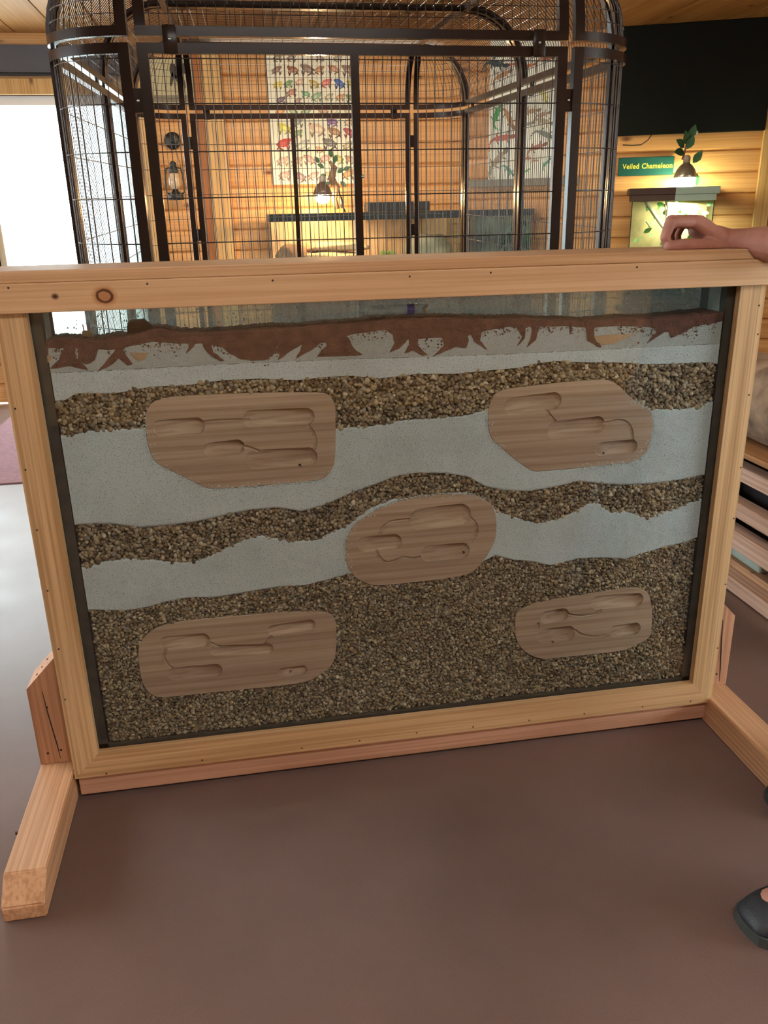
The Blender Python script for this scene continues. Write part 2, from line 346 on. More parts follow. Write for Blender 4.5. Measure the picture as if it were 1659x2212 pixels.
b = MB(); b.box(XL-.1, XL, YF, -.2, 0, ZC); b.box(XL-.1, XL, 2.6, YW+.1, 0, ZC); b.box(XL-.1, XL, -.2, 2.6, 0, .9); b.box(XL-.1, XL, -.2, 2.6, 2.1, ZC)
wall_left = build('wall_left', b, M['siding'], label='side wall of pine boards with one wide window', kind='structure')
# right wall and the wall behind the photographer have windows
def holed(name, pieces, lab):
    b = MB()
    for p in pieces: b.box(*p)
    return build(name, b, M['siding'], label=lab, kind='structure')
wr = holed('wall_right', [(XR, XR+.1, YF, -3.2, 0, ZC), (XR, XR+.1, -.6, e1.y+.3, 0, ZC), (XR, XR+.1, -3.2, -.6, 0, .9), (XR, XR+.1, -3.2, -.6, 2.1, ZC)], 'side wall with one window')
siding(wr, (XR, e1.y), (XR, -.6), 0, ZC)
wf = holed('wall_front', [(XL, XR, YF-.1, YF, 0, ZC)], 'wall behind the photographer')
def win(name, x0, x1, y0, y1, z0, z1, along, lab):
    b = MB(); t = .05
    if along == 'x':
        b.box(x0, x1, y0, y1, z0, z0+t); b.box(x0, x1, y0, y1, z1-t, z1); b.box(x0, x0+t, y0, y1, z0, z1); b.box(x1-t, x1, y0, y1, z0, z1); b.box((x0+x1)/2-.02, (x0+x1)/2+.02, y0, y1, z0, z1)
    else:
        b.box(x0, x1, y0, y1, z0, z0+t); b.box(x0, x1, y0, y1, z1-t, z1); b.box(x0, x1, y0, y0+t, z0, z1); b.box(x0, x1, y1-t, y1, z0, z1)
    o = build(name, b, M['trim_z'], label=lab, kind='structure')
    g = MB()
    if along == 'x': g.box(x0+t, x1-t, (y0+y1)/2-.003, (y0+y1)/2+.003, z0+t, z1-t)
    else: g.box((x0+x1)/2-.003, (x0+x1)/2+.003, y0+t, y1-t, z0+t, z1-t)
    build('pane', g, M['glass'], o)
win('window_3', XL-.11, XL-.05, -.2, 2.6, .9, 2.1, 'y', 'wide window in the side wall by the doorway')
win('window_2', WX0, WX1, YW+.0, YW+.12, WZ0, DZ, 'x', 'bright window beside the doorway')
win('window_1', XR+.05, XR+.11, -3.2, -.6, .9, 2.1, 'y', 'side window near the photographer')
# doorway: jambs, header, glazed leaf standing open outward
b = MB(); b.box(DX0-.10, DX0, YW-.03, YW+.16, 0, DZ+.10, .003); b.box(DX1, DX1+.10, YW-.03, YW+.16, 0, DZ+.10, .003); b.box(DX0, DX1, YW-.03, YW+.16, DZ, DZ+.10, .003)
door = build('door_1', b, M['trim_z'], label='bright doorway with varnished pine frame', kind='structure')
b = MB(); xm = (DX0+DX1)/2
for x0, x1 in ((DX0, DX1),):
    t = .045
    b.box(x0, x0+t, YW+.06, YW+.10, .02, DZ); b.box(x1-t, x1, YW+.06, YW+.10, .02, DZ); b.box(x0+t, x1-t, YW+.06, YW+.10, .02, .12); b.box(x0+t, x1-t, YW+.06, YW+.10, DZ-.06, DZ)
build('door_leaf', b, plain('white_door_paint', (.8, .8, .8), .5), door)
for x0, x1 in ((DX0, DX1),):
    g = MB(); g.box(x0+.045, x1-.045, YW+.077, YW+.083, .12, DZ-.06); build('pane', g, M['glass'], door)
b = MB(); b.box(-12, 10, YW+.14, 22, -.14, -.04)
build('ground_outside', b, plain('sunlit_paving', (.62, .62, .58), .9, var=.1), label='sunlit pale paving outside the doorway', kind='structure')
# wood strip and trims
p0, p1 = at(446, 300, YW), at(486, 300, YW)
b = MB(); b.box(p0.x, p1.x, YW-.035, YW+.01, 0, ZC, .004); build('trim_1', b, M['trim_z'], label='pale upright trim board on the back wall', kind='structure')
b = MB(); b.box(p0.x-.06, p0.x-.002, YW-.02, YW+.01, 0, ZC, .003); build('trim_2', b, wood('red_trim', 'z', (.42, .17, .06), (.32, .12, .04), rough=.4), label='reddish narrow upright trim beside the pale board', kind='structure')
q0, q1 = onw(1637, 400), onw(1690, 400)
def wallbox(px0, px1, z0, z1, t0, t1, mb=None, bev=0., a=None, c=None):
    """box on the angled wall from photo column px0 to px1 (or distances a..c along it)"""
    s0 = a if a is not None else (onw(px0, 400, t0)-CN).dot(WD); s1 = c if c is not None else (onw(px1, 400, t0)-CN).dot(WD)
    mb = mb or MB(); o = len(mb.v); mb.box(s0, s1, -t0, t1, z0, z1, bev)
    for i in range(o, len(mb.v)):
        x_, y_, z_ = mb.v[i]; w = CN + WD*x_ + WN*y_; mb.v[i] = (w.x, w.y, z_)
    return mb
build('trim_3', wallbox(1637, 1668, 0, ZC, .05, .02, bev=.004), M['trim_z'], label='upright corner trim at the end of the angled wall', kind='structure')
# dark pleated blind over the doorway
z0, z1 = at(60, 163, YW).z, at(60, 96, YW).z
t = thing('roller_blind', ((DX0+DX1)/2, YW-.05, z0), 'dark grey woven blind rolled up above the bright doorway', 'blind')
b = MB(); b.box(XL+.5, DX1+.02, YW-.05, YW-.035, z0, z1-.01); build('cloth', b, plain('dark_screen_cloth', (.10, .105, .125), .8, bump=.6, bscale=900), t)
b = MB(); b.tube([(XL+.5, YW-.05, z0), (DX1+.02, YW-.05, z0)], .012, 8); build('bottom_bar', b, M['black'], t)
# fill lamps added out of view, to brighten the case front and back wall
t = thing('added_fill_lamp', (.75, -1.95, 2.515), 'added unseen fill lamp above the floor before the case', 'lamp')
b = MB(); b.box(-.02, 1.52, -2.22, -1.68, 2.515, ZC-.018, .004); build('housing', b, plain('added_lamp_white', (.8, .8, .78), .5), t)
b = MB(); b.box(.0, 1.5, -2.20, -1.70, 2.509, 2.5145); build('diffuser', b, plain('added_lamp_glow', (.9, .88, .82), .5, emit=(1, .94, .85), estr=3), t)
t = thing('added_fill_lamp', (1.2, 3.0, 2.515), 'added unseen fill lamp above the rear of the bird cage', 'lamp')
b = MB(); b.box(.43, 1.97, 2.78, 3.22, 2.515, ZC-.018, .004); build('housing', b, bpy.data.materials['added_lamp_white'], t)
b = MB(); b.box(.45, 1.95, 2.80, 3.20, 2.509, 2.5145); build('diffuser', b, bpy.data.materials['added_lamp_glow'], t)
# floor mat
b = MB(); b.box(-1.22, -.18, 2.80, 4.6, 0, .009, .003)
build('floor_mat', b, plain('mauve_carpet', (.24, .12, .14), .95, bump=.8, bscale=500, var=.15, vscale=40), label='mauve carpet mat on the floor before the bright doorway', cat='mat')

# ================================================================== THE DISPLAY CASE
W, SW, ZB, HB, ZT = 1.684, .063, .066, .066, 1.181
ZF, ZCAP = 1.2385, 1.262
case = thing('ant_display_case', (W/2, .07, 0), 'large pine framed glass display case on timber feet holding layered sand', 'display case')
def part(name, mb, mat, parent=case, **k): return build(name, mb, mat, parent, **k)
def nails(parent, pts, Y):
    for px, py in pts:
        p = at(px, py, Y); b = MB(); b.lathe([(.0018, -.0004), (.0022, .0), (.0022, .002)], (p.x, Y-.0005, p.z), 8, 'y')
        o = build('nail', b, NAIL, parent)
NAIL = plain('nail_dark', (.03, .02, .02), .5); RUST = plain('rusty_screw', (.12, .03, .025), .6)
YT = -.016
b = MB(); b.box(-.02, W+.006, YT, .019, ZT, ZF, .0025); tt = part('top_trim', b, M['pine_top'])
nails(tt, [(18, 622), (318, 613), (589, 606), (885, 597), (1060, 589), (1376, 577)], YT)
b = MB(); b.box(-.02, W+.006, -.012, .20, ZF, ZCAP, .003); part('cap_board', b, M['pine_cap'])
t_ = .019
def mitred(name, pts, mat):
    b = MB(); b.prism(pts, 0, t_); return part(name, b, mat)
ls = mitred('stile', [(0, ZB), (SW, ZB+HB), (SW, ZT), (0, ZT)], M['pine_z'])
rs = mitred('stile', [(W, ZB), (W, ZT), (W-SW, ZT), (W-SW, ZB+HB)], M['pine_z'])
br = mitred('bottom_rail', [(0.0004, ZB), (W-.0004, ZB), (W-SW, ZB+HB), (SW, ZB+HB)], M['pine_x'])
nails(ls, [(33, 883), (55, 1015), (80, 1145), (103, 1276), (127, 1402), (141, 1511)], 0)
nails(rs, [(1640, 660), (1637, 722), (1618, 853), (1600, 1010), (1585, 1120), (1567, 1262), (1550, 1400)], 0)
nails(br, [(230, 1671), (437, 1642), (652, 1616), (777, 1600), (900, 1583), (1022, 1570), (1143, 1556), (1262, 1542), (1388, 1527), (1492, 1515)], 0)
b = MB(); b.box(.01, W-.01, .0195, .0255, ZB+.02, ZT+.03); part('front_glass', b, M['case_glass'])
b = MB(); b.box(.01, W-.01, .140, .146, ZB+.02, ZT+.03); bg = part('back_glass', b, M['back_glass'])
SX0, SX1 = .086, W-.083
for x0, x1, c0, c1 in ((.02, SX0-.002, .064, SX0-.003), (SX1+.002, W-.02, SX1+.003, W-.064)):
    b = MB(); b.box(x0, x1, .026, .139, ZB+.02, ZT+.03); sp = part('side_spacer', b, M['spacer'])
    b = MB(); xa = x1 if x0 < .5 else x0; b.box(xa-.0012, xa+.0012, .05, .1, 1.02, ZT+.028); build('lining', b, M['edge_glass'], sp)
b = MB(); b.box(.02, W-.02, .026, .139, ZB+.018, ZB+HB+.008); part('bottom_spacer', b, M['spacer'])
for x0, x1 in ((0, SW), (W-SW, W)):
    b = MB(); b.box(x0, x1, .1465, .166, ZB, ZT, .002); part('back_stile', b, M['pine_z'])
b = MB(); b.box(SW, W-SW, .1465, .166, ZB, ZB+HB, .002); part('back_rail', b, M['pine_x'])
b = MB(); b.box(-.02, W+.006, .1465, .20, ZT, ZF, .002); part('back_trim', b, M['pine_x'])
b = MB(); b.box(.004, W-.004, .012, .16, .008, ZB, .003); part('base_beam', b, M['fir_x'])
for s in (-1, 1):                                   # feet and posts
    xi = -.004 if s < 0 else W-.010
    xo = xi + s*.086
    x0, x1 = min(xi, xo), max(xi, xo)
    yf, yb_ = -.362, .53
    prof = [(yf, .0), (yf, .035), (yf+.052, .079), (yb_-.052, .079), (yb_, .035), (yb_, 0)]
    b = MB(); n = len(prof)
    b.add([(x0, y, z) for y, z in prof]+[(x1, y, z) for y, z in prof], [tuple(range(n)), tuple(range(2*n-1, n-1, -1))]+[(i, i+n, (i+1) % n+n, (i+1) % n) for i in range(n)])
    bm = bmesh.new(); vv = [bm.verts.new(v) for v in b.v]; [bm.faces.new([vv[i] for i in f]) for f in b.f]
    bmesh.ops.recalc_face_normals(bm, faces=bm.faces); bmesh.ops.bevel(bm, geom=list(bm.edges), offset=.003, segments=2, affect='EDGES'); b = MB(); b.bm(bm)
    part('foot', b, M['fir_y'])
    # upright post with a slanted saw cut at the top
    xi2 = xi-s*.0; hi, lo = .385, .295
    b = MB(); zz = (lo, hi) if s < 0 else (hi, lo)
    y0, y1 = .058, .146
    b.add([(x0, y0, .08), (x1, y0, .08), (x1, y1, .08), (x0, y1, .08), (x0, y0, zz[0]), (x1, y0, zz[1]), (x1, y1, zz[1]), (x0, y1, zz[0])],
          [(0, 3, 2, 1), (4, 5, 6, 7), (0, 1, 5, 4), (1, 2, 6, 5), (2, 3, 7, 6), (3, 0, 4, 7)])
    po = part('post', b, M['fir_z'])
    b = MB(); xc = x0+.035 if s < 0 else x1-.035
    b.tube([(xc, y0-.0003, lo-.01), (xc+.004, y0-.0003, .22), (xc+.012, y0-.0003, .13), (xc+.014, y0-.0003, .09)], [.0008, .0016, .0016, .0006], 5); build('crack', b, NAIL, po)
    for fx, fz in ((.25, .11), (.62, .115), (.45, .24)):
        b = MB(); b.lathe([(.002, -.0003), (.0032, 0), (.0032, .002)], (x0+fx*(x1-x0), y0-.0003, fz), 8, 'y'); build('screw', b, NAIL, po)
    for fx, fy in ((.3, .02), (.55, .05), (.42, .035)):
        zt_ = zz[0]+(zz[1]-zz[0])*fx; b = MB(); b.lathe([(.0035, -.001), (.0035, .0008)], (x0+fx*(x1-x0), y0+fy, zt_), 8); build('screw', b, RUST, po)
b = MB(); p = atx(55, 1765, -.08); b.lathe([(.004, -.008), (.006, 0), (.004, .012)], (-.093, -.165, .062), 8, 'x'); part('bolt', b, NAIL)
# water drops on the back pane
b = MB()
for i in range(1500):
    x_ = SX0+.02+NP.rand()*(SX1-SX0-.04); z_ = 1.085+NP.rand()**1.2*.11
    rr = .0007+NP.rand()**3*.0019
    b.ball((x_, .1395, z_), rr, 1, (1, .5, 1.0))
dm, nt, p_, N_, L_ = new_mat('water_drop'); p_.inputs['Base Color'].default_value = (.85, .95, .95, 1); p_.inputs['Roughness'].default_value = .05; p_.inputs['Transmission Weight'].default_value = .3
build('water_drops', b, dm, bg, smooth=True, kind='stuff', fix=False)

# ---------------------------------------------------------------- the fill: layers traced on the pane
YS = .0275
def line(pts):
    q = sorted((at(px, py, YS).x, at(px, py, YS).z) for px, py in pts); return np.array(q)
def zat(l, X): return np.interp(X, l[:, 0], l[:, 1])
soil_top = line([(75, 738), (130, 735), (200, 738), (280, 728), (330, 712), (380, 720), (440, 722), (540, 714), (620, 710), (700, 704), (800, 697), (870, 690), (960, 688), (1050, 690), (1150, 692), (1250, 694), (1330, 694), (1400, 690), (1480, 685), (1570, 675)])
soil_bot = line([(75, 752), (150, 752), (240, 756), (330, 738), (380, 742), (440, 742), (470, 748), (520, 752), (620, 748), (720, 738), (760, 722), (830, 712), (870, 735), (930, 730), (1000, 728), (1060, 712), (1100, 706), (1160, 706), (1220, 704), (1270, 708), (1330, 704), (1400, 706), (1440, 718), (1500, 705), (1570, 692)])
grey_bot = line([(80, 808), (300, 797), (560, 783), (800, 775), (1100, 765), (1570, 742)])
g1_top = line([(95, 868), (140, 865), (165, 850), (250, 850), (330, 835), (400, 833), (480, 822), (560, 818), (640, 822), (700, 815), (760, 812), (820, 818), (900, 808), (980, 808), (1060, 800), (1120, 795), (1160, 785), (1200, 780), (1260, 783), (1330, 783), (1400, 787), (1470, 785), (1530, 783), (1570, 790)])
g1_bot = line([(105, 945), (150, 940), (200, 930), (250, 928), (310, 925), (500, 925), (725, 925), (800, 922), (860, 910), (930, 905), (1000, 900), (1055, 885), (1200, 880), (1380, 880), (1430, 885), (1480, 885), (1520, 875), (1560, 860)])
g2_top = line([(140, 1137), (180, 1133), (240, 1132), (300, 1140), (360, 1135), (420, 1128), (480, 1115), (540, 1102), (600, 1097), (650, 1105), (700, 1092), (760, 1065), (800, 1050), (860, 1028), (900, 1022), (960, 1022), (1010, 1030), (1050, 1052), (1090, 1060), (1140, 1062), (1200, 1052), (1250, 1040), (1300, 1045), (1340, 1048), (1400, 1045), (1450, 1040), (1490, 1033), (1540, 1023)])
g2_bot = line([(150, 1230), (190, 1225), (230, 1213), (280, 1208), (340, 1212), (400, 1217), (440, 1208), (480, 1190), (520, 1170), (560, 1157), (600, 1165), (640, 1170), (680, 1168), (720, 1150), (760, 1130), (800, 1098), (850, 1080), (900, 1073), (960, 1067), (1010, 1064), (1050, 1080), (1075, 1105), (1110, 1118), (1150, 1130), (1200, 1125), (1240, 1108), (1270, 1090), (1290, 1085), (1320, 1108), (1350, 1105), (1400, 1120), (1440, 1105), (1480, 1092), (1535, 1070)])
g3_top = line([(165, 1318), (220, 1318), (270, 1320), (320, 1312), (350, 1302), (400, 1292), (470, 1290), (540, 1278), (600, 1268), (660, 1265), (720, 1250), (760, 1238), (900, 1225), (1040, 1215), (1070, 1200), (1110, 1210), (1150, 1213), (1190, 1222), (1250, 1207), (1300, 1205), (1350, 1208), (1390, 1195), (1440, 1180), (1480, 1172), (1525, 1153)])
# ---------------------------------------------------------------- carved blocks
blocks = [
 dict(lab='upper carved wooden block with four hollows, on the doorway side', out=[(312, 905), (318, 882), (332, 867), (355, 859), (420, 854), (520, 850), (620, 848), (688, 848), (708, 852), (720, 864), (726, 884), (725, 940), (725, 990), (718, 1015), (700, 1036), (660, 1041), (560, 1050), (480, 1056), (448, 1056), (425, 1045), (380, 1022), (332, 1000), (318, 960)],
      pk=[(348, 925, 424, 919, 18), (456, 972, 512, 965, 16), (545, 905, 660, 900, 19), (552, 993, 664, 987, 21)], ch=[[(438, 912), (470, 909), (505, 907), (540, 908)], [(515, 966), (535, 965), (560, 975)], [(664, 918), (678, 935), (683, 955), (678, 975)]], holes=[(648, 1007)]),
 dict(lab='upper carved wooden block crusted with grit, on the hand side', out=[(1053, 905), (1057, 872), (1070, 850), (1095, 840), (1150, 834), (1210, 827), (1290, 820), (1322, 822), (1345, 840), (1370, 866), (1398, 880), (1411, 898), (1411, 925), (1405, 960), (1388, 988), (1362, 1000), (1250, 1011), (1165, 1019), (1146, 1017), (1112, 992), (1080, 965), (1058, 945)],
      pk=[(1108, 878, 1194, 866, 18), (1200, 930, 1288, 918, 18), (1300, 970, 1362, 964, 14)], ch=[[(1180, 884), (1188, 898), (1200, 911)], [(1303, 915), (1335, 907), (1354, 911), (1365, 928), (1367, 952)]], holes=[(1305, 980)]),
 dict(lab='central carved wooden block standing on a peg between two gravel bands', out=[(745, 1185), (750, 1155), (768, 1130), (815, 1100), (868, 1080), (940, 1068), (1018, 1067), (1048, 1078), (1067, 1097), (1073, 1120), (1072, 1165), (1055, 1197), (1028, 1233), (1002, 1245), (900, 1258), (825, 1266), (795, 1263), (765, 1248), (748, 1222)],
      pk=[(910, 1122, 992, 1112, 24), (790, 1176, 850, 1170, 17), (928, 1196, 996, 1190, 18)], ch=[[(821, 1156), (828, 1138), (845, 1126), (885, 1122)], [(1014, 1117), (1028, 1130), (1031, 1150), (1022, 1165), (1008, 1178)], [(813, 1188), (818, 1204), (834, 1216), (850, 1213), (870, 1203), (893, 1207), (910, 1203)]], holes=[(1004, 1197)]),
 dict(lab='low carved wooden block with five hollows, on the doorway side', out=[(301, 1440), (297, 1405), (308, 1378), (340, 1354), (398, 1341), (500, 1332), (620, 1322), (698, 1321), (718, 1328), (727, 1345), (727, 1400), (721, 1436), (690, 1460), (658, 1476), (560, 1487), (450, 1497), (352, 1508), (326, 1503), (310, 1482), (303, 1460)],
      pk=[(362, 1390, 436, 1383, 17), (468, 1406, 578, 1402, 13), (592, 1362, 668, 1350, 13), (378, 1456, 464, 1448, 16), (612, 1453, 652, 1447, 11)], ch=[[(450, 1387), (476, 1399)], [(572, 1391), (589, 1374)], [(359, 1402), (353, 1420), (362, 1436), (372, 1444)]], holes=[(628, 1454)]),
 dict(lab='low carved wooden block half buried in gravel, veiled by reflections', out=[(1112, 1345), (1115, 1325), (1132, 1312), (1170, 1300), (1220, 1292), (1290, 1280), (1370, 1268), (1398, 1276), (1408, 1298), (1409, 1360), (1401, 1382), (1376, 1392), (1350, 1406), (1280, 1414), (1200, 1422), (1168, 1425), (1136, 1412), (1114, 1385)],
      pk=[(1182, 1333, 1214, 1328, 14), (1292, 1302, 1374, 1296, 15), (1176, 1374, 1226, 1368, 16), (1330, 1364, 1370, 1358, 13)], ch=[[(1226, 1327), (1255, 1332), (1282, 1328), (1300, 1318)], [(1240, 1360), (1256, 1372), (1290, 1377), (1330, 1366)], [(1163, 1345), (1163, 1360)]], holes=[(1194, 1388)])]
def inside(poly, x, z):
    p = np.array(poly); x2, z2 = np.roll(p[:, 0], -1), np.roll(p[:, 1], -1); r = np.zeros(len(x), bool)
    for i in range(len(p)):
        c = (p[i, 1] > z) != (z2[i] > z)
        with np.errstate(divide='ignore', invalid='ignore'): xi_ = (x2[i]-p[i, 0])*(z-p[i, 1])/(z2[i]-p[i, 1])+p[i, 0]
        r ^= c & (x < xi_)
    return r
BLK = [[(at(px, py, .0262).x, at(px, py, .0262).z) for px, py in d['out']] for d in blocks]
ZBOT = ZB+HB+.010
def fill(name, top, bot, mat, label, yf=YS, amp=.0012, n=420, rows=36, wob=.0016):
    """slab of fill between two boundary lines, its face pressed to the glass"""
    Xs = np.linspace(SX0, SX1, n); zt_ = zat(top, Xs) if not np.isscalar(top) else np.full(n, top); zb_ = zat(bot, Xs) if not np.isscalar(bot) else np.full(n, bot)
    zt_ = zt_ + (NP.rand(n)-.5)*wob*2; vs_ = []; fs = []
    for j in range(rows):
        u = j/(rows-1)
        for i in range(n):
            z = zb_[i]+(zt_[i]-zb_[i])*u
            vs_.append((Xs[i], yf + amp*(mnoise.noise(Vector((Xs[i]*60, z*60, 3)))*.7+.5), z))
    va = np.array(vs_)
    for bp in BLK:
        cxz = np.mean(bp, axis=0); k_ = inside([tuple(cxz+(np.array(q)-cxz)*.97) for q in bp], va[:, 0], va[:, 2]); va[k_, 1] = .066
    vs_ = [tuple(v) for v in va]
    for j in range(rows-1):
        for i in range(n-1): a = j*n+i; fs.append((a, a+1, a+n+1, a+n))
    o = len(vs_); tz = []
    for i in range(n): vs_.append((Xs[i], .1385, zb_[i]))
    for i in range(n): vs_.append((Xs[i], .1385, zt_[i]+.004*mnoise.noise(Vector((Xs[i]*12, 0, 7)))))
    for i in range(n-1):
        fs += [(o+i+1, o+i, o+n+i, o+n+i+1), (o+i, o+i+1, i+1, i), ((rows-1)*n+i, (rows-1)*n+i+1, o+n+i+1, o+n+i)]
    b = MB(); b.add(vs_, fs)
    return build(name, b, mat, smooth=True, label=label, cat='sand' if 'sand' in name else ('soil' if 'soil' in name else 'gravel'), kind='stuff', fix=False)
def sand_mat(name, col, spec_c, amount):
    m, nt, p, N, L = new_mat(name); tc = N.new('ShaderNodeTexCoord')
    v = N.new('ShaderNodeTexNoise'); v.inputs['Scale'].default_value = 330; v.inputs['Detail'].default_value = 2; L.new(tc.outputs['Object'], v.inputs['Vector'])
    r = N.new('ShaderNodeValToRGB'); e = r.color_ramp.elements; e[0].position = .40-amount; e[0].color = (*spec_c, 1); e[1].position = .455; e[1].color = (*col, 1); L.new(v.outputs['Fac'], r.inputs['Fac'])
    n2 = N.new('ShaderNodeTexNoise'); n2.inputs['Scale'].default_value = 9; n2.inputs['Detail'].default_value = 6; L.new(tc.outputs['Object'], n2.inputs['Vector'])
    r2 = N.new('ShaderNodeValToRGB'); e = r2.color_ramp.elements; e[0].position = .3; e[0].color = (.86, .86, .84, 1); e[1].position = .6; e[1].color = (1, 1, 1, 1); L.new(n2.outputs['Fac'], r2.inputs['Fac'])
    mx = N.new('ShaderNodeMix'); mx.data_type = 'RGBA'; mx.blend_type = 'MULTIPLY'; mx.inputs['Factor'].default_value = 1; L.new(r.outputs['Color'], mx.inputs['A']); L.new(r2.outputs['Color'], mx.inputs['B'])
    L.new(mx.outputs['Result'], p.inputs['Base Color']); p.inputs['Roughness'].default_value = .9; p.inputs['Specular IOR Level'].default_value = .2
    n3 = N.new('ShaderNodeTexNoise'); n3.inputs['Scale'].default_value = 480; n3.inputs['Detail'].default_value = 2; L.new(tc.outputs['Object'], n3.inputs['Vector'])
    bp = N.new('ShaderNodeBump'); bp.inputs['Strength'].default_value = .5; bp.inputs['Distance'].default_value = .0015; L.new(n3.outputs['Fac'], bp.inputs['Height']); L.new(bp.outputs['Normal'], p.inputs['Normal'])
    return m
SAND_W = sand_mat('white_sand', (.50, .58, .615), (.32, .365, .385), .05); SAND_G = sand_mat('grey_sand', (.38, .42, .425), (.27, .30, .30), .06)
GRAVEL_BASE = plain('gravel_shadow', (.10, .075, .05), .95, bump=1, bscale=200, var=.4, vscale=120)  # backing colour carries the shade in the gaps between stones
SOIL = plain('red_soil', (.115, .050, .037), .95, bump=1., bscale=260, var=.35, vscale=35)
SOIL_D = SOIL
SAND_T = sand_mat('tan_sand', (.44, .30, .18), (.36, .24, .14), .05)
fill('grey_sand_layer', soil_bot, grey_bot, SAND_G, 'thin grey sand band just under the red soil in the case')
fill('white_sand_layer', grey_bot, g1_top, SAND_W, 'uppermost white sand band above the highest gravel')
fill('white_sand_layer', g1_bot, g2_top, SAND_W, 'thick middle white sand band holding the two upper carved blocks')
fill('white_sand_layer', g2_bot, g3_top, SAND_W, 'lowest white sand band beside the central carved block')
fill('red_soil_layer', soil_top, soil_bot, SOIL, 'red brown soil on top of the fill, trickling down the glass', yf=.0268)
fill('gravel_bed', g1_top, g1_bot, GRAVEL_BASE, 'shade coloured backing behind the highest gravel band', yf=.036)
fill('gravel_bed', g2_top, g2_bot, GRAVEL_BASE, 'shade coloured backing behind the wavy middle gravel band', yf=.036)
fill('gravel_bed', g3_top, ZBOT, GRAVEL_BASE, 'shade coloured backing behind the deep bottom gravel', yf=.034)
# soil runs: pointed tongues of red soil against the pane
tongues = [[(140, 745), (158, 745), (165, 772), (190, 798), (150, 790), (108, 797), (128, 776)], [(168, 742), (216, 742), (206, 778), (186, 787), (168, 778)],
 [(248, 742), (264, 742), (268, 760), (286, 787), (276, 789), (256, 774), (238, 790), (209, 804), (233, 776), (248, 760)], [(405, 738), (424, 738), (418, 750), (401, 764), (408, 750)],
 [(436, 736), (452, 736), (462, 762), (485, 778), (478, 781), (456, 769), (440, 752)], [(466, 735), (600, 735), (598, 752), (588, 770), (560, 777), (520, 775), (500, 765), (480, 750)],
 [(545, 740), (562, 740), (583, 776), (540, 779), (535, 765)], [(610, 740), (660, 738), (632, 756), (600, 778), (604, 765), (590, 760)], [(655, 736), (700, 732), (672, 757), (640, 774), (648, 758)],
 [(700, 728), (752, 728), (764, 752), (784, 766), (758, 768), (684, 770), (706, 746)], [(846, 715), (885, 715), (880, 735), (862, 752), (841, 761), (852, 742)],
 [(880, 712), (905, 716), (902, 745), (923, 767), (914, 767), (892, 757), (874, 763), (884, 745)], [(950, 715), (1010, 712), (1012, 735), (1006, 752), (985, 749), (952, 762), (934, 771), (960, 746)],
 [(1012, 705), (1042, 705), (1036, 735), (1053, 754), (1044, 750), (1024, 738)], [(1112, 695), (1137, 695), (1134, 730), (1117, 748), (1128, 726), (1118, 712)], [(1152, 696), (1168, 696), (1158, 733), (1137, 751), (1146, 733)],
 [(1230, 695), (1236, 695), (1234, 722), (1231, 722)], [(1264, 694), (1283, 694), (1284, 732), (1299, 751), (1291, 748), (1268, 735)], [(1404, 690), (1450, 690), (1444, 712), (1397, 741), (1418, 718)],
 [(1440, 690), (1505, 684), (1500, 704), (1470, 722), (1448, 730), (1444, 712)], [(1515, 680), (1560, 676), (1556, 690), (1530, 702)], [(90, 742), (104, 742), (104, 772), (97, 778)], [(118, 742), (128, 742), (122, 762)],
 [(300, 735), (306, 735), (303, 748)], [(340, 728), (352, 728), (346, 750)], [(1085, 692), (1092, 692), (1088, 718)], [(805, 700), (812, 700), (808, 722)]]
b = MB()
for tg in tongues:
    pl = []
    m_ = len(tg)
    for i in range(m_):
        a, c = at(*tg[i], YS), at(*tg[(i+1) % m_], YS)
        for u in (0, .33, .66): pl.append((a.x+(c.x-a.x)*u+(R_.random()-.5)*.0018, a.z+(c.z-a.z)*u+(R_.random()-.5)*.0018))
    b.prism(pl, .0262+R_.random()*.0004, .030)
build('red_soil_runs', b, SOIL, label='pointed tongues of red soil running down against the pane', cat='soil', kind='stuff')
b = MB()
for tg in ([(280, 762), (320, 762), (313, 775), (300, 780), (290, 772)], [(1283, 726), (1330, 722), (1371, 723), (1345, 732), (1326, 742), (1300, 745), (1288, 738)], [(82, 768), (112, 768), (108, 782), (86, 785)]):
    b.prism([(at(*p, YS).x, at(*p, YS).z) for p in tg], .0262, .030)
build('tan_sand_patches', b, SAND_T, label='small tan sand patches below the red soil', cat='sand', kind='stuff')

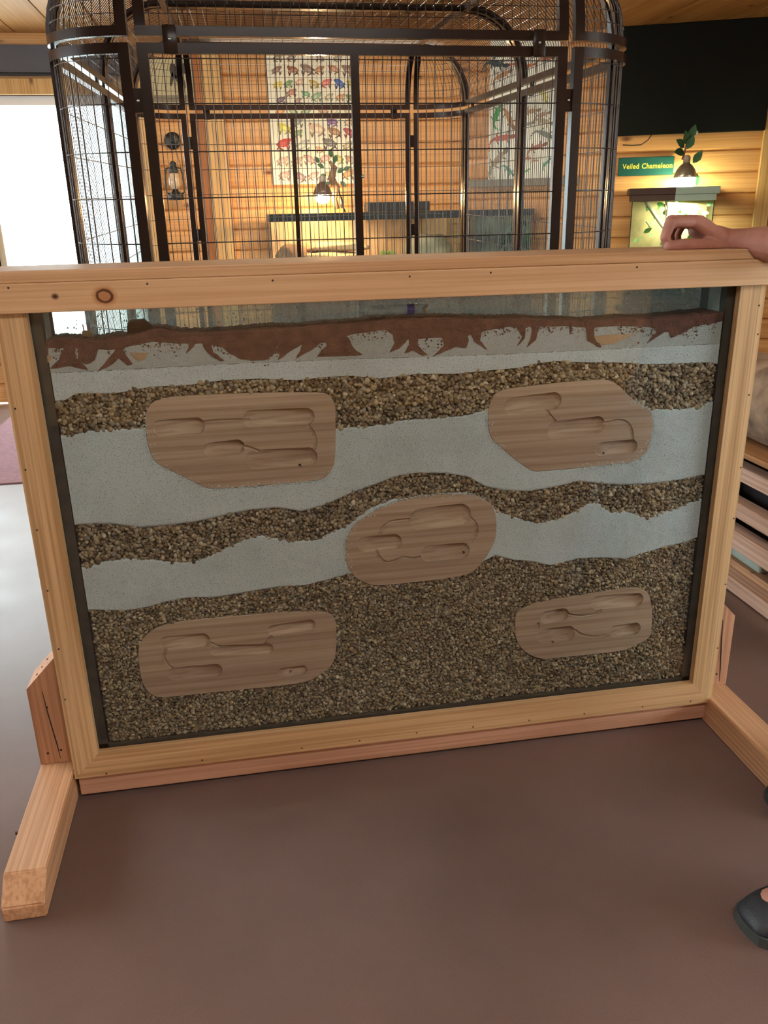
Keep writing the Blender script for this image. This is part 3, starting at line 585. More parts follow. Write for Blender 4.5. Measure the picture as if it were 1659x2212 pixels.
# ---------------------------------------------------------------- cutting the blocks
BLK_POLY = []
def smooth_poly(pts, it=2):
    for _ in range(it):
        q = []
        for i in range(len(pts)):
            a, c = pts[i], pts[(i+1) % len(pts)]
            q += [(a[0]*.75+c[0]*.25, a[1]*.75+c[1]*.25), (a[0]*.25+c[0]*.75, a[1]*.25+c[1]*.75)]
        pts = q
    return pts
def evaluated(o):
    dg = bpy.context.evaluated_depsgraph_get(); dg.update(); return bpy.data.meshes.new_from_object(o.evaluated_get(dg))
YB = .0262
for bi, d in enumerate(blocks):
    pl = [(at(px, py, YB).x, at(px, py, YB).z) for px, py in d['out']]; BLK_POLY.append(pl); pl = smooth_poly(pl, 2)
    bm = bmesh.new(); vv = [bm.verts.new((x_, YB, z_)) for x_, z_ in pl]; f = bm.faces.new(vv)
    r = bmesh.ops.extrude_face_region(bm, geom=[f]); bmesh.ops.translate(bm, vec=(0, .038, 0), verts=[g for g in r['geom'] if isinstance(g, bmesh.types.BMVert)])
    bmesh.ops.recalc_face_normals(bm, faces=bm.faces)
    fe = [e for e in bm.edges if all(abs(v.co.y-YB) < 1e-6 for v in e.verts)]; bmesh.ops.bevel(bm, geom=fe, offset=.0012, segments=1, affect='EDGES')
    me = bpy.data.meshes.new('carved_block'); bm.to_mesh(me); bm.free(); o = bpy.data.objects.new('carved_block', me); COL.objects.link(o)
    c = MB()
    for (ax, ay, bx, by, rad) in d['pk']:           # scooped hollows, deeper towards one end
        a, e_ = at(ax, ay, YB), at(bx, by, YB); mmp = (at(ax+10, ay, YB)-a).length/10; rr = rad*mmp*1.06
        n = 10; pts = []; rs_ = []
        for i in range(n+1):
            u = i/n; p = a.lerp(e_, u); pts.append(Vector((p.x, YB+rr*.60-(.0062+.0085*u), p.z)))
        bm = bmesh.new(); bmesh.ops.create_uvsphere(bm, u_segments=20, v_segments=12, radius=1)
        dirv = (e_-a); Lh = dirv.length; ax_ = dirv.normalized(); az = Vector((0, 1, 0)); ay_ = ax_.cross(az)
        for v in bm.verts:
            q = v.co.copy(); end = Lh if q.x > 1e-4 else 0.
            dep = (.0125 if q.x > 1e-4 else .0035)
            lx = q.x*rr + end; lz = q.y*dep*1.25 ; ly = q.z*rr
            if abs(q.x) <= 1e-4: lx = Lh*.5; lz = q.y*.009*1.25
            v.co = Vector((a.x, YB-.0006, a.z)) + ax_*lx + ay_*ly + az*lz
        bmesh.ops.recalc_face_normals(bm, faces=bm.faces); c.bm(bm)
    for chn in d['ch']:
        pts = [at(px, py, YB) for px, py in chn]; dense = []
        for i in range(len(pts)-1):
            for u in (0, .25, .5, .75): dense.append(pts[i].lerp(pts[i+1], u))
        dense.append(pts[-1])
        for _ in range(2): dense = [dense[0]]+[(dense[i-1]+dense[i]*2+dense[i+1])/4 for i in range(1, len(dense)-1)]+[dense[-1]]
        c.tube([(p.x, YB+.0014, p.z) for p in dense], .0042, 8)
    for px, py in d['holes']:
        p = at(px, py, YB); c.lathe([(.0035, -.004), (.0035, .03)], (p.x, YB, p.z), 10, 'y')
    bm = bmesh.new(); vv = [bm.verts.new(v) for v in c.v]; [bm.faces.new([vv[i] for i in f]) for f in c.f]; bmesh.ops.recalc_face_normals(bm, faces=bm.faces)
    cm = bpy.data.meshes.new('cutter'); bm.to_mesh(cm); bm.free(); co = bpy.data.objects.new('cutter', cm); COL.objects.link(co)
    mod = o.modifiers.new('cut', 'BOOLEAN'); mod.object = co; mod.operation = 'DIFFERENCE'; mod.solver = 'EXACT'; mod.use_self = True
    me2 = evaluated(o); o.modifiers.clear(); bpy.data.objects.remove(co); bpy.data.objects.remove(o); 
    me2.name = 'carved_block'; me2.materials.clear(); me2.materials.append(M['carved'])
    a_ = np.zeros(len(me2.vertices)*3); me2.vertices.foreach_get('co', a_); a_ = a_.reshape(-1, 3); org = Vector(((a_[:, 0].min()+a_[:, 0].max())/2, .045, a_[:, 2].min())); me2.transform(Matrix.Translation(-org))
    o = bpy.data.objects.new('carved_block', me2); COL.objects.link(o); o.location = org; ORG[o.name] = org
    me2.polygons.foreach_set('use_smooth', [True]*len(me2.polygons)); me2.set_sharp_from_angle(angle=math.radians(30))
    props(o, d['lab'], 'carved block', 'carved wooden ant nest blocks')
    if bi == 2:
        p = at(905, 1268, .04); b = MB(); b.box(p.x-.02, p.x+.022, .034, .055, p.z-.022, p.z+.012, .002); build('peg', b, plain('peg_dark', (.06, .045, .03), .8), o)

# ---------------------------------------------------------------- gravel stones (one joined mesh per band)
bm = bmesh.new(); bmesh.ops.create_icosphere(bm, subdivisions=1, radius=1); ICO_V = np.array([v.co[:] for v in bm.verts]); ICO_F = np.array([[v.index for v in f.verts] for f in bm.faces]); bm.free()
PAL = np.array([(.40, .32, .20), (.33, .25, .15), (.24, .17, .10), (.46, .39, .27), (.30, .26, .19), (.16, .11, .07), (.52, .47, .36), (.36, .31, .25), (.20, .18, .15)])
PALW = np.array([.2, .18, .14, .13, .12, .08, .05, .07, .03])
PEB = vcol_mat('gravel_stones', .7, .3)
def gravel(label, top, bot, step, rmin, rmax, bright=1.):
    P = []
    for lay, yo in ((0, .0330), (1, .0300)):
        st = step
        for z in np.arange(ZBOT-.01, 1.2, st*.866):
            k = int(round(z/(st*.866)))
            X = np.arange(SX0+.003, SX1-.003, st) + (k % 2)*st/2
            X = X + (NP.rand(len(X))-.5)*st*.8; Z = z + (NP.rand(len(X))-.5)*st*.8
            tz = zat(top, X); bz = zat(bot, X) if not np.isscalar(bot) else np.full(len(X), bot)
            ok = (Z < tz+NP.rand(len(X))**2*.003) & (Z > bz-.001) & (X > SX0+.002) & (X < SX1-.002)
            for bp in BLK_POLY: ok &= ~inside([(cx_*1., cz_*1.) for cx_, cz_ in bp], X, Z)
            P.append(np.stack([X[ok], yo+(NP.rand(ok.sum())-.3)*.003, Z[ok]], -1))
    P = np.concatenate(P); n = len(P)
    rad = rmin+(rmax-rmin)*NP.rand(n)**1.6
    sc = rad[:, None]*(.65+NP.rand(n, 3)*.6); sc[:, 1] *= .8
    q = NP.randn(n, 4); q /= np.linalg.norm(q, axis=1)[:, None]; w, x, y, z = q.T
    Rm = np.stack([1-2*(y*y+z*z), 2*(x*y-w*z), 2*(x*z+w*y), 2*(x*y+w*z), 1-2*(x*x+z*z), 2*(y*z-w*x), 2*(x*z-w*y), 2*(y*z+w*x), 1-2*(x*x+y*y)], -1).reshape(n, 3, 3)
    V = ICO_V[None]*(1+(NP.rand(n, len(ICO_V), 1)-.5)*.5)*sc[:, None, :]
    V = np.einsum('nij,nkj->nki', Rm, V); V[:, :, 1] *= .8; V += P[:, None, :]
    V[:, :, 1] = np.maximum(V[:, :, 1], .0262); V = V.reshape(-1, 3)
    Fc = (ICO_F[None]+(np.arange(n)*len(ICO_V))[:, None, None]).reshape(-1, 3)
    ci = NP.choice(len(PAL), n, p=PALW/PALW.sum()); cc = np.clip(PAL[ci]*(.6+NP.rand(n, 1)*.75)*bright, 0, 1); cc = np.repeat(cc, len(ICO_V), 0)
    me = bpy.data.meshes.new('gravel_stones'); org = np.array([W/2, .03, V[:, 2].min()]); V = V-org
    me.vertices.add(len(V)); me.vertices.foreach_set('co', V.ravel()); me.loops.add(Fc.size); me.loops.foreach_set('vertex_index', Fc.ravel().astype(np.int32))
    me.polygons.add(len(Fc)); me.polygons.foreach_set('loop_start', np.arange(0, Fc.size, 3, dtype=np.int32)); me.update(calc_edges=True); me.validate()
    ca = me.color_attributes.new('Col', 'FLOAT_COLOR', 'POINT'); ca.data.foreach_set('color', np.concatenate([cc, np.ones((len(cc), 1))], 1).ravel())
    me.materials.append(PEB); o = bpy.data.objects.new('gravel_stones', me); COL.objects.link(o); o.location = org; ORG[o.name] = Vector(org)
    props(o, label, 'gravel', None, 'stuff'); return n
n1 = gravel('highest band of coarse brown gravel pressed against the pane', g1_top, g1_bot, .0090, .0036, .0082, .82)
n2 = gravel('wavy middle band of coarse brown gravel', g2_top, g2_bot, .0084, .0034, .0074, .78)
n3 = gravel('deep bottom bed of small grey brown gravel', g3_top, ZBOT, .0074, .0030, .0064, .80)

# loose grains: white sand along the blocks, soil crumbs under the red soil
def crumbs(name, label, pts, rmin, rmax, mat, cat):
    b = MB()
    for x_, z_ in pts: b.ball((x_, .0262+R_.random()*.0012, z_), rmin+(rmax-rmin)*R_.random()**2, 1, (1.2, .5, 1), .5)
    build(name, b, mat, label=label, cat=cat, kind='stuff', fix=False)
pts = []
for bi, sel in ((0, ((0, 1), (13, 23))), (1, ((9, 16),)), (2, ((0, 7), (17, 19))), (1, ((19, 22),))):
    bp = BLK_POLY[bi]
    for i0, i1 in sel:
        for i in range(i0, i1):
            a, c = bp[i % len(bp)], bp[(i+1) % len(bp)]; cen = np.mean(bp, axis=0); Ls = math.hypot(c[0]-a[0], c[1]-a[1])
            for k in range(int(Ls*900)): u = R_.random(); q = np.array(a)*(1-u)+np.array(c)*u; q = q+(cen-q)*(R_.random()**2*.10-.02); pts.append(tuple(q))
crumbs('sand_grains', 'white sand grains clinging along the edges of the carved blocks', pts, .0008, .0022, SAND_W, 'sand')
pts = []
for k in range(1100):
    x_ = SX0+.01+R_.random()*(SX1-SX0-.02); w = mnoise.noise(Vector((x_*14, 2, 0)))
    if w > -.1: pts.append((x_, float(zat(soil_bot, x_))-abs(R_.gauss(0, .016))*(.6+w)))
crumbs('soil_crumbs', 'red soil crumbs scattered over the grey sand', pts, .0006, .0022, SOIL, 'soil')

# ---------------------------------------------------------------- small things on the soil
p = at(790, 676, .075); q = at(925, 671, .075); zc = float(zat(soil_top, .85))+.016
t = thing('test_tube', (p.x, .075, zc-.0115), 'clear test tube with blue band lying on the red soil', 'test tube')
b = MB(); b.lathe([(.003, 0), (.009, .002), (.0108, .006), (.0108, (q.x-p.x)-.004), (.0114, (q.x-p.x)-.002), (.0114, q.x-p.x)], (p.x, .075, zc), 16, 'x'); build('tube', b, glass_mat('tube_glass', (.85, .93, .95), 1.5, extra=((.75, .85, .9), .5, 20)), t, smooth=True)
bb = at(878, 676, .075); b = MB(); b.lathe([(.0116, 0), (.0116, .017)], (bb.x, .075, zc), 16, 'x'); build('band', b, plain('blue_band', (.015, .06, .65), .4), t, smooth=False)
b = MB(); b.ball((q.x-.006, .075, zc), .0075, 2, (1.3, 1, 1), .15); build('cotton_plug', b, plain('cotton', (.85, .88, .88), .9), t, smooth=True)
p = at(300, 702, .09); zz = float(zat(soil_top, p.x))
b = MB(); b.add([(p.x-.025, .075, zz-.004), (p.x+.012, .07, zz-.004), (p.x+.05, .08, zz-.008), (p.x+.04, .12, zz-.006), (p.x-.02, .12, zz-.004), (p.x-.022, .08, zz+.020), (p.x+.008, .076, zz+.024), (p.x+.010, .11, zz+.024), (p.x-.018, .11, zz+.022)],
                [(0, 1, 6, 5), (1, 2, 6), (2, 3, 7, 6), (3, 4, 8, 7), (4, 0, 5, 8), (5, 6, 7, 8), (0, 4, 3, 2, 1)])
build('soil_clod', b, plain('clod_brown', (.10, .055, .05), .9, bump=.5, var=.2), label='brown wedge shaped clod lying on the red soil', cat='clod')
p = at(187, 708, .1); zz = float(zat(soil_top, p.x))
t = thing('cream_box', (p.x, .1, zz-.004), 'tiny cream box with two pink sticks on the soil near the bright pane', 'box')
b = MB(); b.box(p.x-.010, p.x+.010, .092, .108, zz-.006, zz+.012, .0015); build('body', b, plain('cream', (.6, .58, .42), .7), t)
for dx in (-.006, .005):
    b = MB(); b.tube([(p.x+dx, .1, zz+.012), (p.x+dx*1.2, .1, zz+.026)], .0015, 6); build('stick', b, plain('pink', (.8, .35, .35), .6), t)
p = at(1567, 690, .032); b = MB(); pts = [(p.x-.0045, .034, p.z+.010)]+[(p.x-.0045*math.cos(a), .034, p.z-.0045*math.sin(a)) for a in np.linspace(0, PI, 9)]+[(p.x+.0045, .034, p.z+.03), (p.x+.006, .034, p.z+.055)]
b.tube(pts, .0016, 8); build('tube_hook', b, plain('white_plastic', (.75, .78, .76), .4), smooth=True, label='small white plastic tube bent into a hook behind the pane', cat='tube')
b = MB(); p = at(1336, 664, .1395); b.ball((p.x, .1385, p.z), .008, 2, (1, .15, 1.1), .2)
o = build('paste_smear', b, plain('smear', (.45, .58, .55), .6), bg)

# ================================================================== THE BIRD CAGE
CA, CB, CYF, CYB, CR = .257, 1.491, .80, 3.25, .25
CZB, CZ1, CZ2, CZ3, CZ4, CTOP = .14, 1.769, 1.795, 1.811, 1.835, 2.09
def cmap(p):                                    # cage sheared sideways and heightened towards the back, to line up in camera view
    x_, y_, z_ = p; return (x_ + .014*(y_-CYF), y_, z_*(1+.018*(y_-CYF)))
CXL, CXR = CA-CR, CB+CR; CYM = (CYF+CYB)/2
cage = thing('bird_cage', ((CA+CB)/2, CYM, 0), 'tall dark brown walk-in bird cage with rounded corners and domed top', 'bird cage')
def cpart(name, b, mat, parent=cage, **k):
    b.v = [cmap(v) for v in b.v]; o = build(name, b, mat, parent, **k)
    if mat is M['metal']: smooth_angle(o, 35)
    return o
# plan outline as panels: (name, function u->(x,y), outward normal, length)
def straight(x0, y0, x1, y1):
    L = math.hypot(x1-x0, y1-y0); return (lambda u: (x0+(x1-x0)*u, y0+(y1-y0)*u)), L, False
def corner(cx_, cy_, a0): return (lambda u: (cx_+CR*math.cos(a0+u*PI/2), cy_+CR*math.sin(a0+u*PI/2))), CR*PI/2, True
yA, yB2 = CYF+CR, CYB-CR
panels = [('front_panel', straight(CA, CYF, CB, CYF)), ('corner_panel', corner(CB, yA, -PI/2)), ('side_panel', straight(CXR, yA, CXR, CYM)), ('side_panel', straight(CXR, CYM, CXR, yB2)),
          ('corner_panel', corner(CB, yB2, 0)), ('back_panel', straight(CB, CYB, CA, CYB)), ('corner_panel', corner(CA, yB2, PI/2)), ('side_panel', straight(CXL, yB2, CXL, CYM)), ('side_panel', straight(CXL, CYM, CXL, yA)), ('corner_panel', corner(CA, yA, PI))]
bwh, gap = .0145, .010
HW = [1.648-.122*k for k in range(13)]
DA = [PI/2*k/10 for k in range(11)]
def dome(x_, y_, nx, ny, a, rad=CR, zr=CZ4):      # point on the dome above plan point, a = 0 rim .. pi/2 roof
    return (x_-nx*rad*(1-math.cos(a)), y_-ny*rad*(1-math.cos(a)), zr+(CTOP-zr)*math.sin(a))
def pnorm(fn, u):
    a, c = Vector((*fn(max(0, u-.01)), 0)), Vector((*fn(min(1, u+.01)), 0)); t = (c-a).normalized(); return t.y, -t.x
for name, (fn, L, curved) in panels:
    us = [k/12 for k in range(13)] if curved else [0, 1]
    g = gap/L; ww = bwh/L
    us_in = [g+(1-2*g)*u for u in us]
    def bar(uc, z0, z1):
        x_, y_ = fn(uc); a = Vector((*fn(max(0, uc-.01)), 0)); c = Vector((*fn(min(1, uc+.01)), 0)); return [(x_, y_, z0), (x_, y_, z1)], (c-a).normalized()
    b = MB()
    for uc in (g+ww, 1-g-ww):
        pts, sd = bar(uc, CZB, CZ2); b.sweep(pts, sd, bwh, .011)
    for z0, z1 in ((CZ1, CZ2), (CZB, CZB+.03)):
        b.sweep([(*fn(u), (z0+z1)/2) for u in us_in], Vector((0, 0, 1)), (z1-z0)/2, .0108)
    pan = cpart(name, b, M['metal'])
    if name in ('front_panel', 'back_panel'):
        b = MB(); pts, sd = bar(.4855 if name == 'front_panel' else .545, CZB, CZ1); b.sweep(pts, sd, .0115, .0105); cpart('door_post', b, M['metal'], pan)
    # wires
    b = MB(); nw = max(3, int(round(L/.0254)))
    for k in range(1, nw):
        u = k/nw
        if u < g+ww*2 or u > 1-g-ww*2: continue
        x_, y_ = fn(u); b.tube([(x_, y_, CZB+.02), (x_, y_, CZ1+.003)], .0015, 5, cap=False)
    for z in HW:
        if z < CZB+.03: continue
        b.tube([(*fn(u), z) for u in us_in], .0018, 5, cap=False)
    b.tube([(*fn(u), CZ1-.010) for u in us_in], .0015, 5, cap=False)
    cpart('wire_grid', b, M['wire'], pan, smooth=True, kind='stuff', fix=False)
    # dome segment above
    b = MB(); b.sweep([(*fn(u), (CZ3+CZ4)/2) for u in us_in], Vector((0, 0, 1)), (CZ4-CZ3)/2, .0108)
    for uc in (g+ww, 1-g-ww):
        x_, y_ = fn(uc); nx, ny = pnorm(fn, uc); sd = Vector((-ny, nx, 0)); b.sweep([dome(x_, y_, nx, ny, a, CR, CZ4-.01) for a in DA], sd, bwh, .011)
    dp = cpart('dome_panel', b, M['metal'])
    b = MB()
    for k in range(1, nw):
        u = k/nw
        if u < g+ww*2 or u > 1-g-ww*2: continue
        x_, y_ = fn(u); nx, ny = pnorm(fn, u); b.tube([dome(x_, y_, nx, ny, a) for a in DA[::2]], .0015, 4, cap=False)
    for a in np.linspace(.12, PI/2, 12):
        pts = []
        for u in us_in: nx, ny = pnorm(fn, u); pts.append(dome(*fn(u), nx, ny, a))
        if (Vector(pts[0])-Vector(pts[-1])).length > .02: b.tube(pts, .0014, 4, cap=False)
    cpart('wire_grid', b, M['wire'], dp, smooth=True, kind='stuff', fix=False)
# flat roof in two halves
for y0, y1 in ((yA, CYM), (CYM, yB2)):
    b = MB(); zt_ = CTOP
    for yy in (y0+.012 if y0 > yA else y0, y1-.012 if y1 < yB2 else y1): b.sweep([(CA, yy, zt_), (CB, yy, zt_)], Vector((0, 1, 0)), .0125, .011)
    for xx in (CA+.012, CB-.012): b.sweep([(xx, y0, zt_), (xx, y1, zt_)], Vector((1, 0, 0)), .0125, .011)
    rp = cpart('roof_panel', b, M['metal'])
    b = MB(); nx_ = int((y1-y0)/.0254)
    for k in range(1, nx_): yy = y0+(y1-y0)*k/nx_; b.tube([(CA, yy, zt_), (CB, yy, zt_)], .0015, 4, cap=False)
    for k in range(1, 24): xx = CA+(CB-CA)*k/24; b.tube([(xx, y0, zt_), (xx, y1, zt_)], .0015, 4, cap=False)
    cpart('wire_grid', b, M['wire'], rp, smooth=True, kind='stuff', fix=False)
# clips that join lower and upper frames, each with a bolt
clips = [(CA+.10, CYF, 0, -1), (CB-.10, CYF, 0, -1), (CA+.10, CYB, 0, 1), (CB-.10, CYB, 0, 1)] + [(X_, Y_, s_, 0) for X_, s_ in ((CXL, -1), (CXR, 1)) for Y_ in (yA+.08, CYM-.09, CYM+.09, yB2-.08)]
for x_, y_, nx, ny in clips:
    b = MB(); ex, ey = (.018, .004) if ny else (.004, .018); xo, yo = x_+nx*.0155, y_+ny*.0155
    b.box(xo-ex, xo+ex, yo-ey, yo+ey, CZ1-.002, CZ4+.002, .001); c = cpart('clip', b, M['metal'])
    b = MB(); b.ball((xo+nx*.005, yo+ny*.005, (CZ2+CZ3)/2), .0045, 1); cpart('bolt', b, M['bolt'], c, smooth=True)
for x_, y_ in ((CA, CYF), (CB, CYF), (CA, CYB), (CB, CYB)):      # post ties with bolts
    sy = -1 if y_ == CYF else 1
    for z_ in (1.655, 1.93 if False else 1.2):
        b = MB(); b.box(x_-.012, x_+.012, y_-.006, y_+.006, z_-.03, z_+.03); c = cpart('tie', b, M['metal'])
        b = MB(); b.ball((x_, y_+sy*.009, z_), .0048, 1); cpart('bolt', b, M['bolt'], c, smooth=True)
b = MB(); b.ball((.866+.004, CYF-.014, 1.455), .0055, 1); cpart('latch_bolt', b, M['bolt'], smooth=True)
b = MB(); b.box(CXL+.02, CXR-.02, yA, yB2, .08, .13); b.box(CA, CB, CYF+.02, yA, .08, .13); b.box(CA, CB, yB2, CYB-.02, .08, .13); cpart('tray', b, M['metal'])
for x_, y_ in ((CXL+.08, yA), (CXR-.08, yA), (CXL+.08, yB2), (CXR-.08, yB2)):
    b = MB(); b.lathe([(.012, 0), (.03, .006), (.03, .05), (.012, .08)], (x_, y_, 0), 12); cpart('caster', b, M['black'], smooth=False)

# ================================================================== THINGS ALONG THE BACK WALL
PRINT = vcol_mat('printed_ink', .55)
def blob(b, P, u, v, cx_, cy_, rx, ry, ang, col, n=12, wob=.12):
    """flat printed shape on plane P(u,v)"""
    b.col = col; ca, sa = math.cos(ang), math.sin(ang); pts = []
    for k in range(n):
        a = 2*PI*k/n; r_ = 1+(R_.random()-.5)*wob; x_, y_ = rx*math.cos(a)*r_, ry*math.sin(a)*r_; pts.append(P + u*(cx_+x_*ca-y_*sa) + v*(cy_+x_*sa+y_*ca))
    b.add(pts, [tuple(range(n))])
def frog(b, P, u, v, x_, y_, s, col, flip, tilt, lift):
    nrm = u.cross(v).normalized()*lift; Pn = lambda k: P+nrm*k; f = -1 if flip else 1
    dk = tuple(c*.55 for c in col); lt = tuple(min(1, c*1.35+.06) for c in col)
    for lx, ly, ra, ang in ((-.42, -.30, .30, .9), (-.25, -.42, .26, -.5), (.28, -.38, .25, 1.9), (.40, -.36, .2, 1.2)):
        blob(b, Pn(1), u, v, x_+f*lx*s, y_+ly*s, ra*s, .07*s, f*ang, dk, 8)
    blob(b, Pn(2), u, v, x_, y_, .52*s, .30*s, f*(.35+tilt), col, 14); blob(b, Pn(3), u, v, x_-f*.1*s, y_-.08*s, .3*s, .14*s, f*(.3+tilt), lt, 10)
    blob(b, Pn(3), u, v, x_+f*.40*s, y_+.20*s, .2*s, .15*s, f*.3, col, 10); blob(b, Pn(4), u, v, x_+f*.42*s, y_+.28*s, .05*s, .05*s, 0, (.02, .02, .02), 6)
    blob(b, Pn(1), u, v, x_-f*.42*s, y_-.14*s, .22*s, .13*s, f*-.4, dk, 8)
YP = YW-.012
pa, pb = at(590, 399, YP), at(773, 399, YP)
PW = pb.x-pa.x; PH = PW*1.5
fp = thing('frog_poster', (pa.x+PW/2, YP, pa.z), 'cream poster printed with rows of colourful frogs on the back wall', 'poster')
b = MB(); b.box(pa.x, pb.x, YP-.003, YP, pa.z, pa.z+PH); build('sheet', b, plain('poster_paper', (.80, .76, .58), .6, var=.05), fp)
frogs = [(598, 150, .9, (.28, .17, .12), 0), (632, 150, 1, (.3, .12, .06), 1), (663, 148, 1.2, (.25, .18, .13), 1), (690, 150, .9, (.45, .24, .12), 0), (720, 148, 1, (.45, .23, .13), 1), (752, 150, 1.2, (.32, .22, .16), 1),
 (600, 182, .8, (.75, .58, .1), 0), (623, 180, .8, (.2, .33, .13), 0), (648, 176, .8, (.62, .42, .26), 0), (678, 180, .9, (.5, .38, .1), 1), (705, 178, 1, (.6, .18, .14), 0), (733, 179, 1, (.06, .14, .42), 1), (757, 181, .8, (.55, .5, .15), 1),
 (607, 215, .8, (.16, .1, .12), 0), (630, 199, .9, (.42, .2, .14), 0), (644, 217, .7, (.4, .24, .2), 0), (660, 202, .8, (.2, .35, .18), 1), (684, 207, 1, (.3, .42, .25), 0), (711, 208, .8, (.45, .42, .26), 0), (735, 209, .8, (.55, .3, .15), 0), (757, 211, .9, (.2, .25, .12), 1),
 (606, 240, .9, (.6, .3, .12), 0), (632, 240, .9, (.3, .38, .2), 1), (662, 240, 1, (.28, .36, .2), 0), (697, 239, 1, (.42, .25, .17), 1), (724, 239, .8, (.55, .45, .3), 0), (752, 240, .9, (.5, .45, .3), 1),
 (613, 275, 1.2, (.68, .6, .12), 1), (643, 262, 1.1, (.33, .33, .26), 0), (643, 287, .9, (.25, .33, .16), 0), (684, 277, 1.5, (.7, .5, .33), 1), (717, 262, 1, (.25, .13, .27), 1), (722, 284, 1.2, (.35, .2, .1), 1), (754, 262, .9, (.55, .4, .25), 0), (754, 285, 1.1, (.42, .1, .1), 1),
 (613, 309, 1.3, (.6, .06, .04), 0), (655, 312, 1.3, (.5, .5, .38), 0), (690, 322, .7, (.65, .38, .2), 1), (712, 308, 1.3, (.2, .18, .15), 1), (752, 313, 1, (.45, .38, .22), 0),
 (611, 346, 1.1, (.62, .42, .32), 0), (642, 347, 1.1, (.5, .38, .28), 0), (668, 343, 1.1, (.55, .33, .26), 1), (704, 341, 1.1, (.55, .34, .28), 0), (729, 342, 1.1, (.42, .38, .12), 1), (756, 343, 1, (.4, .26, .16), 1),
 (615, 377, 1.1, (.5, .3, .26), 0), (647, 380, 1.2, (.25, .18, .2), 1), (678, 378, 1, (.42, .26, .24), 0), (714, 378, 1, (.4, .36, .2), 1), (754, 374, 1.2, (.42, .24, .1), 0), (600, 124, .8, (.3, .25, .16), 0), (630, 124, .8, (.32, .25, .18), 0), (690, 124, .8, (.42, .36, .28), 1), (730, 124, .8, (.42, .36, .28), 0)]
for px, py, s, c, fl in frogs:
    b = MB(); w = at(px, py, YP); frog(b, Vector((w.x, YP-.0036, w.z)), Vector((1, 0, 0)), Vector((0, 0, 1)), 0, 0, s*.072, c, fl, (R_.random()-.5)*.5, .00025); build('printed_frog', b, PRINT, fp, fix=False)
# reptile poster on the angled wall
def wframe(px, py, off): w = onw(px, py, off); return Vector(w)
s0 = (onw(1056, 260, .004)-CN).dot(WD); s1 = (onw(1203, 260, .004)-CN).dot(WD); z0 = onw(1060, 388, .004).z; z1 = z0+1.02
w0 = CN+WD*((s0+s1)/2)
lp = thing('reptile_poster', (w0.x, w0.y, z0), 'white poster with scattered lizards and snakes on the angled wall', 'poster')
build('sheet', wallbox(0, 0, z0, z1, .006, .004, a=s0, c=s1), plain('poster_white', (.78, .84, .76), .6), lp)
liz = [(1073, 138, .10, (.03, .08, .10), -.2), (1100, 140, .05, (.6, .12, .06), .1), (1085, 162, .09, (.45, .25, .12), .4), (1073, 247, .10, (.06, .35, .12), 1.2), (1100, 255, .10, (.45, .24, .1), -1.1), (1085, 298, .11, (.5, .15, .1), .1), (1143, 142, .06, (.65, .2, .06), .2), (1180, 126, .07, (.4, .16, .07), 0), (1175, 205, .07, (.6, .6, .1), -1.2),
       (1148, 240, .08, (.45, .3, .2), .1), (1172, 247, .07, (.42, .3, .22), .2), (1140, 268, .06, (.3, .32, .28), .2), (1175, 262, .09, (.4, .36, .26), -.3), (1178, 290, .10, (.22, .26, .24), -.4), (1160, 318, .09, (.4, .2, .15), .3), (1137, 342, .04, (.55, .15, .12), 0), (1155, 347, .03, (.5, .2, .15), 0), (1075, 345, .12, (.4, .33, .22), .8), (1100, 368, .07, (.1, .3, .22), -.8), (1180, 352, .05, (.08, .3, .22), .8), (1135, 370, .04, (.15, .4, .15), .5), (1060, 368, .06, (.3, .34, .3), 1.2)]
for px, py, s, c, a in liz:
    b = MB(); w = wframe(px, py, .0075); u_, v_ = WD, Vector((0, 0, 1)); P_ = w; dk = tuple(q*.6 for q in c)
    for k in range(6): blob(b, P_, u_, v_, -s*.5*math.cos(a)-s*.16*k*math.cos(a+.2*k), -s*.5*math.sin(a)-s*.16*k*math.sin(a+.2*k), s*.14, s*(.11-.016*k), a+.2*k, c, 8)
    blob(b, P_-WN*.0003, u_, v_, 0, 0, s*.62, s*.2, a, c, 12); blob(b, P_-WN*.0006, u_, v_, s*.72*math.cos(a), s*.72*math.sin(a), s*.24, s*.15, a+.2, dk, 8)
    for lx in (-.35, .35):
        for sg in (-1, 1): blob(b, P_, u_, v_, s*(lx*math.cos(a)-sg*.25*math.sin(a)), s*(lx*math.sin(a)+sg*.25*math.cos(a)), s*.2, s*.05, a+sg*1.1, dk, 6)
    build('printed_reptile', b, PRINT, lp, fix=False)
# grey ledge under the reptile poster
build('wall_ledge', wallbox(1010, 1250, onw(1130, 402, .10).z, onw(1130, 386, .10).z, .12, 0, bev=.003), plain('grey_ledge', (.20, .19, .15), .6), label='narrow grey ledge below the white reptile poster', cat='ledge')
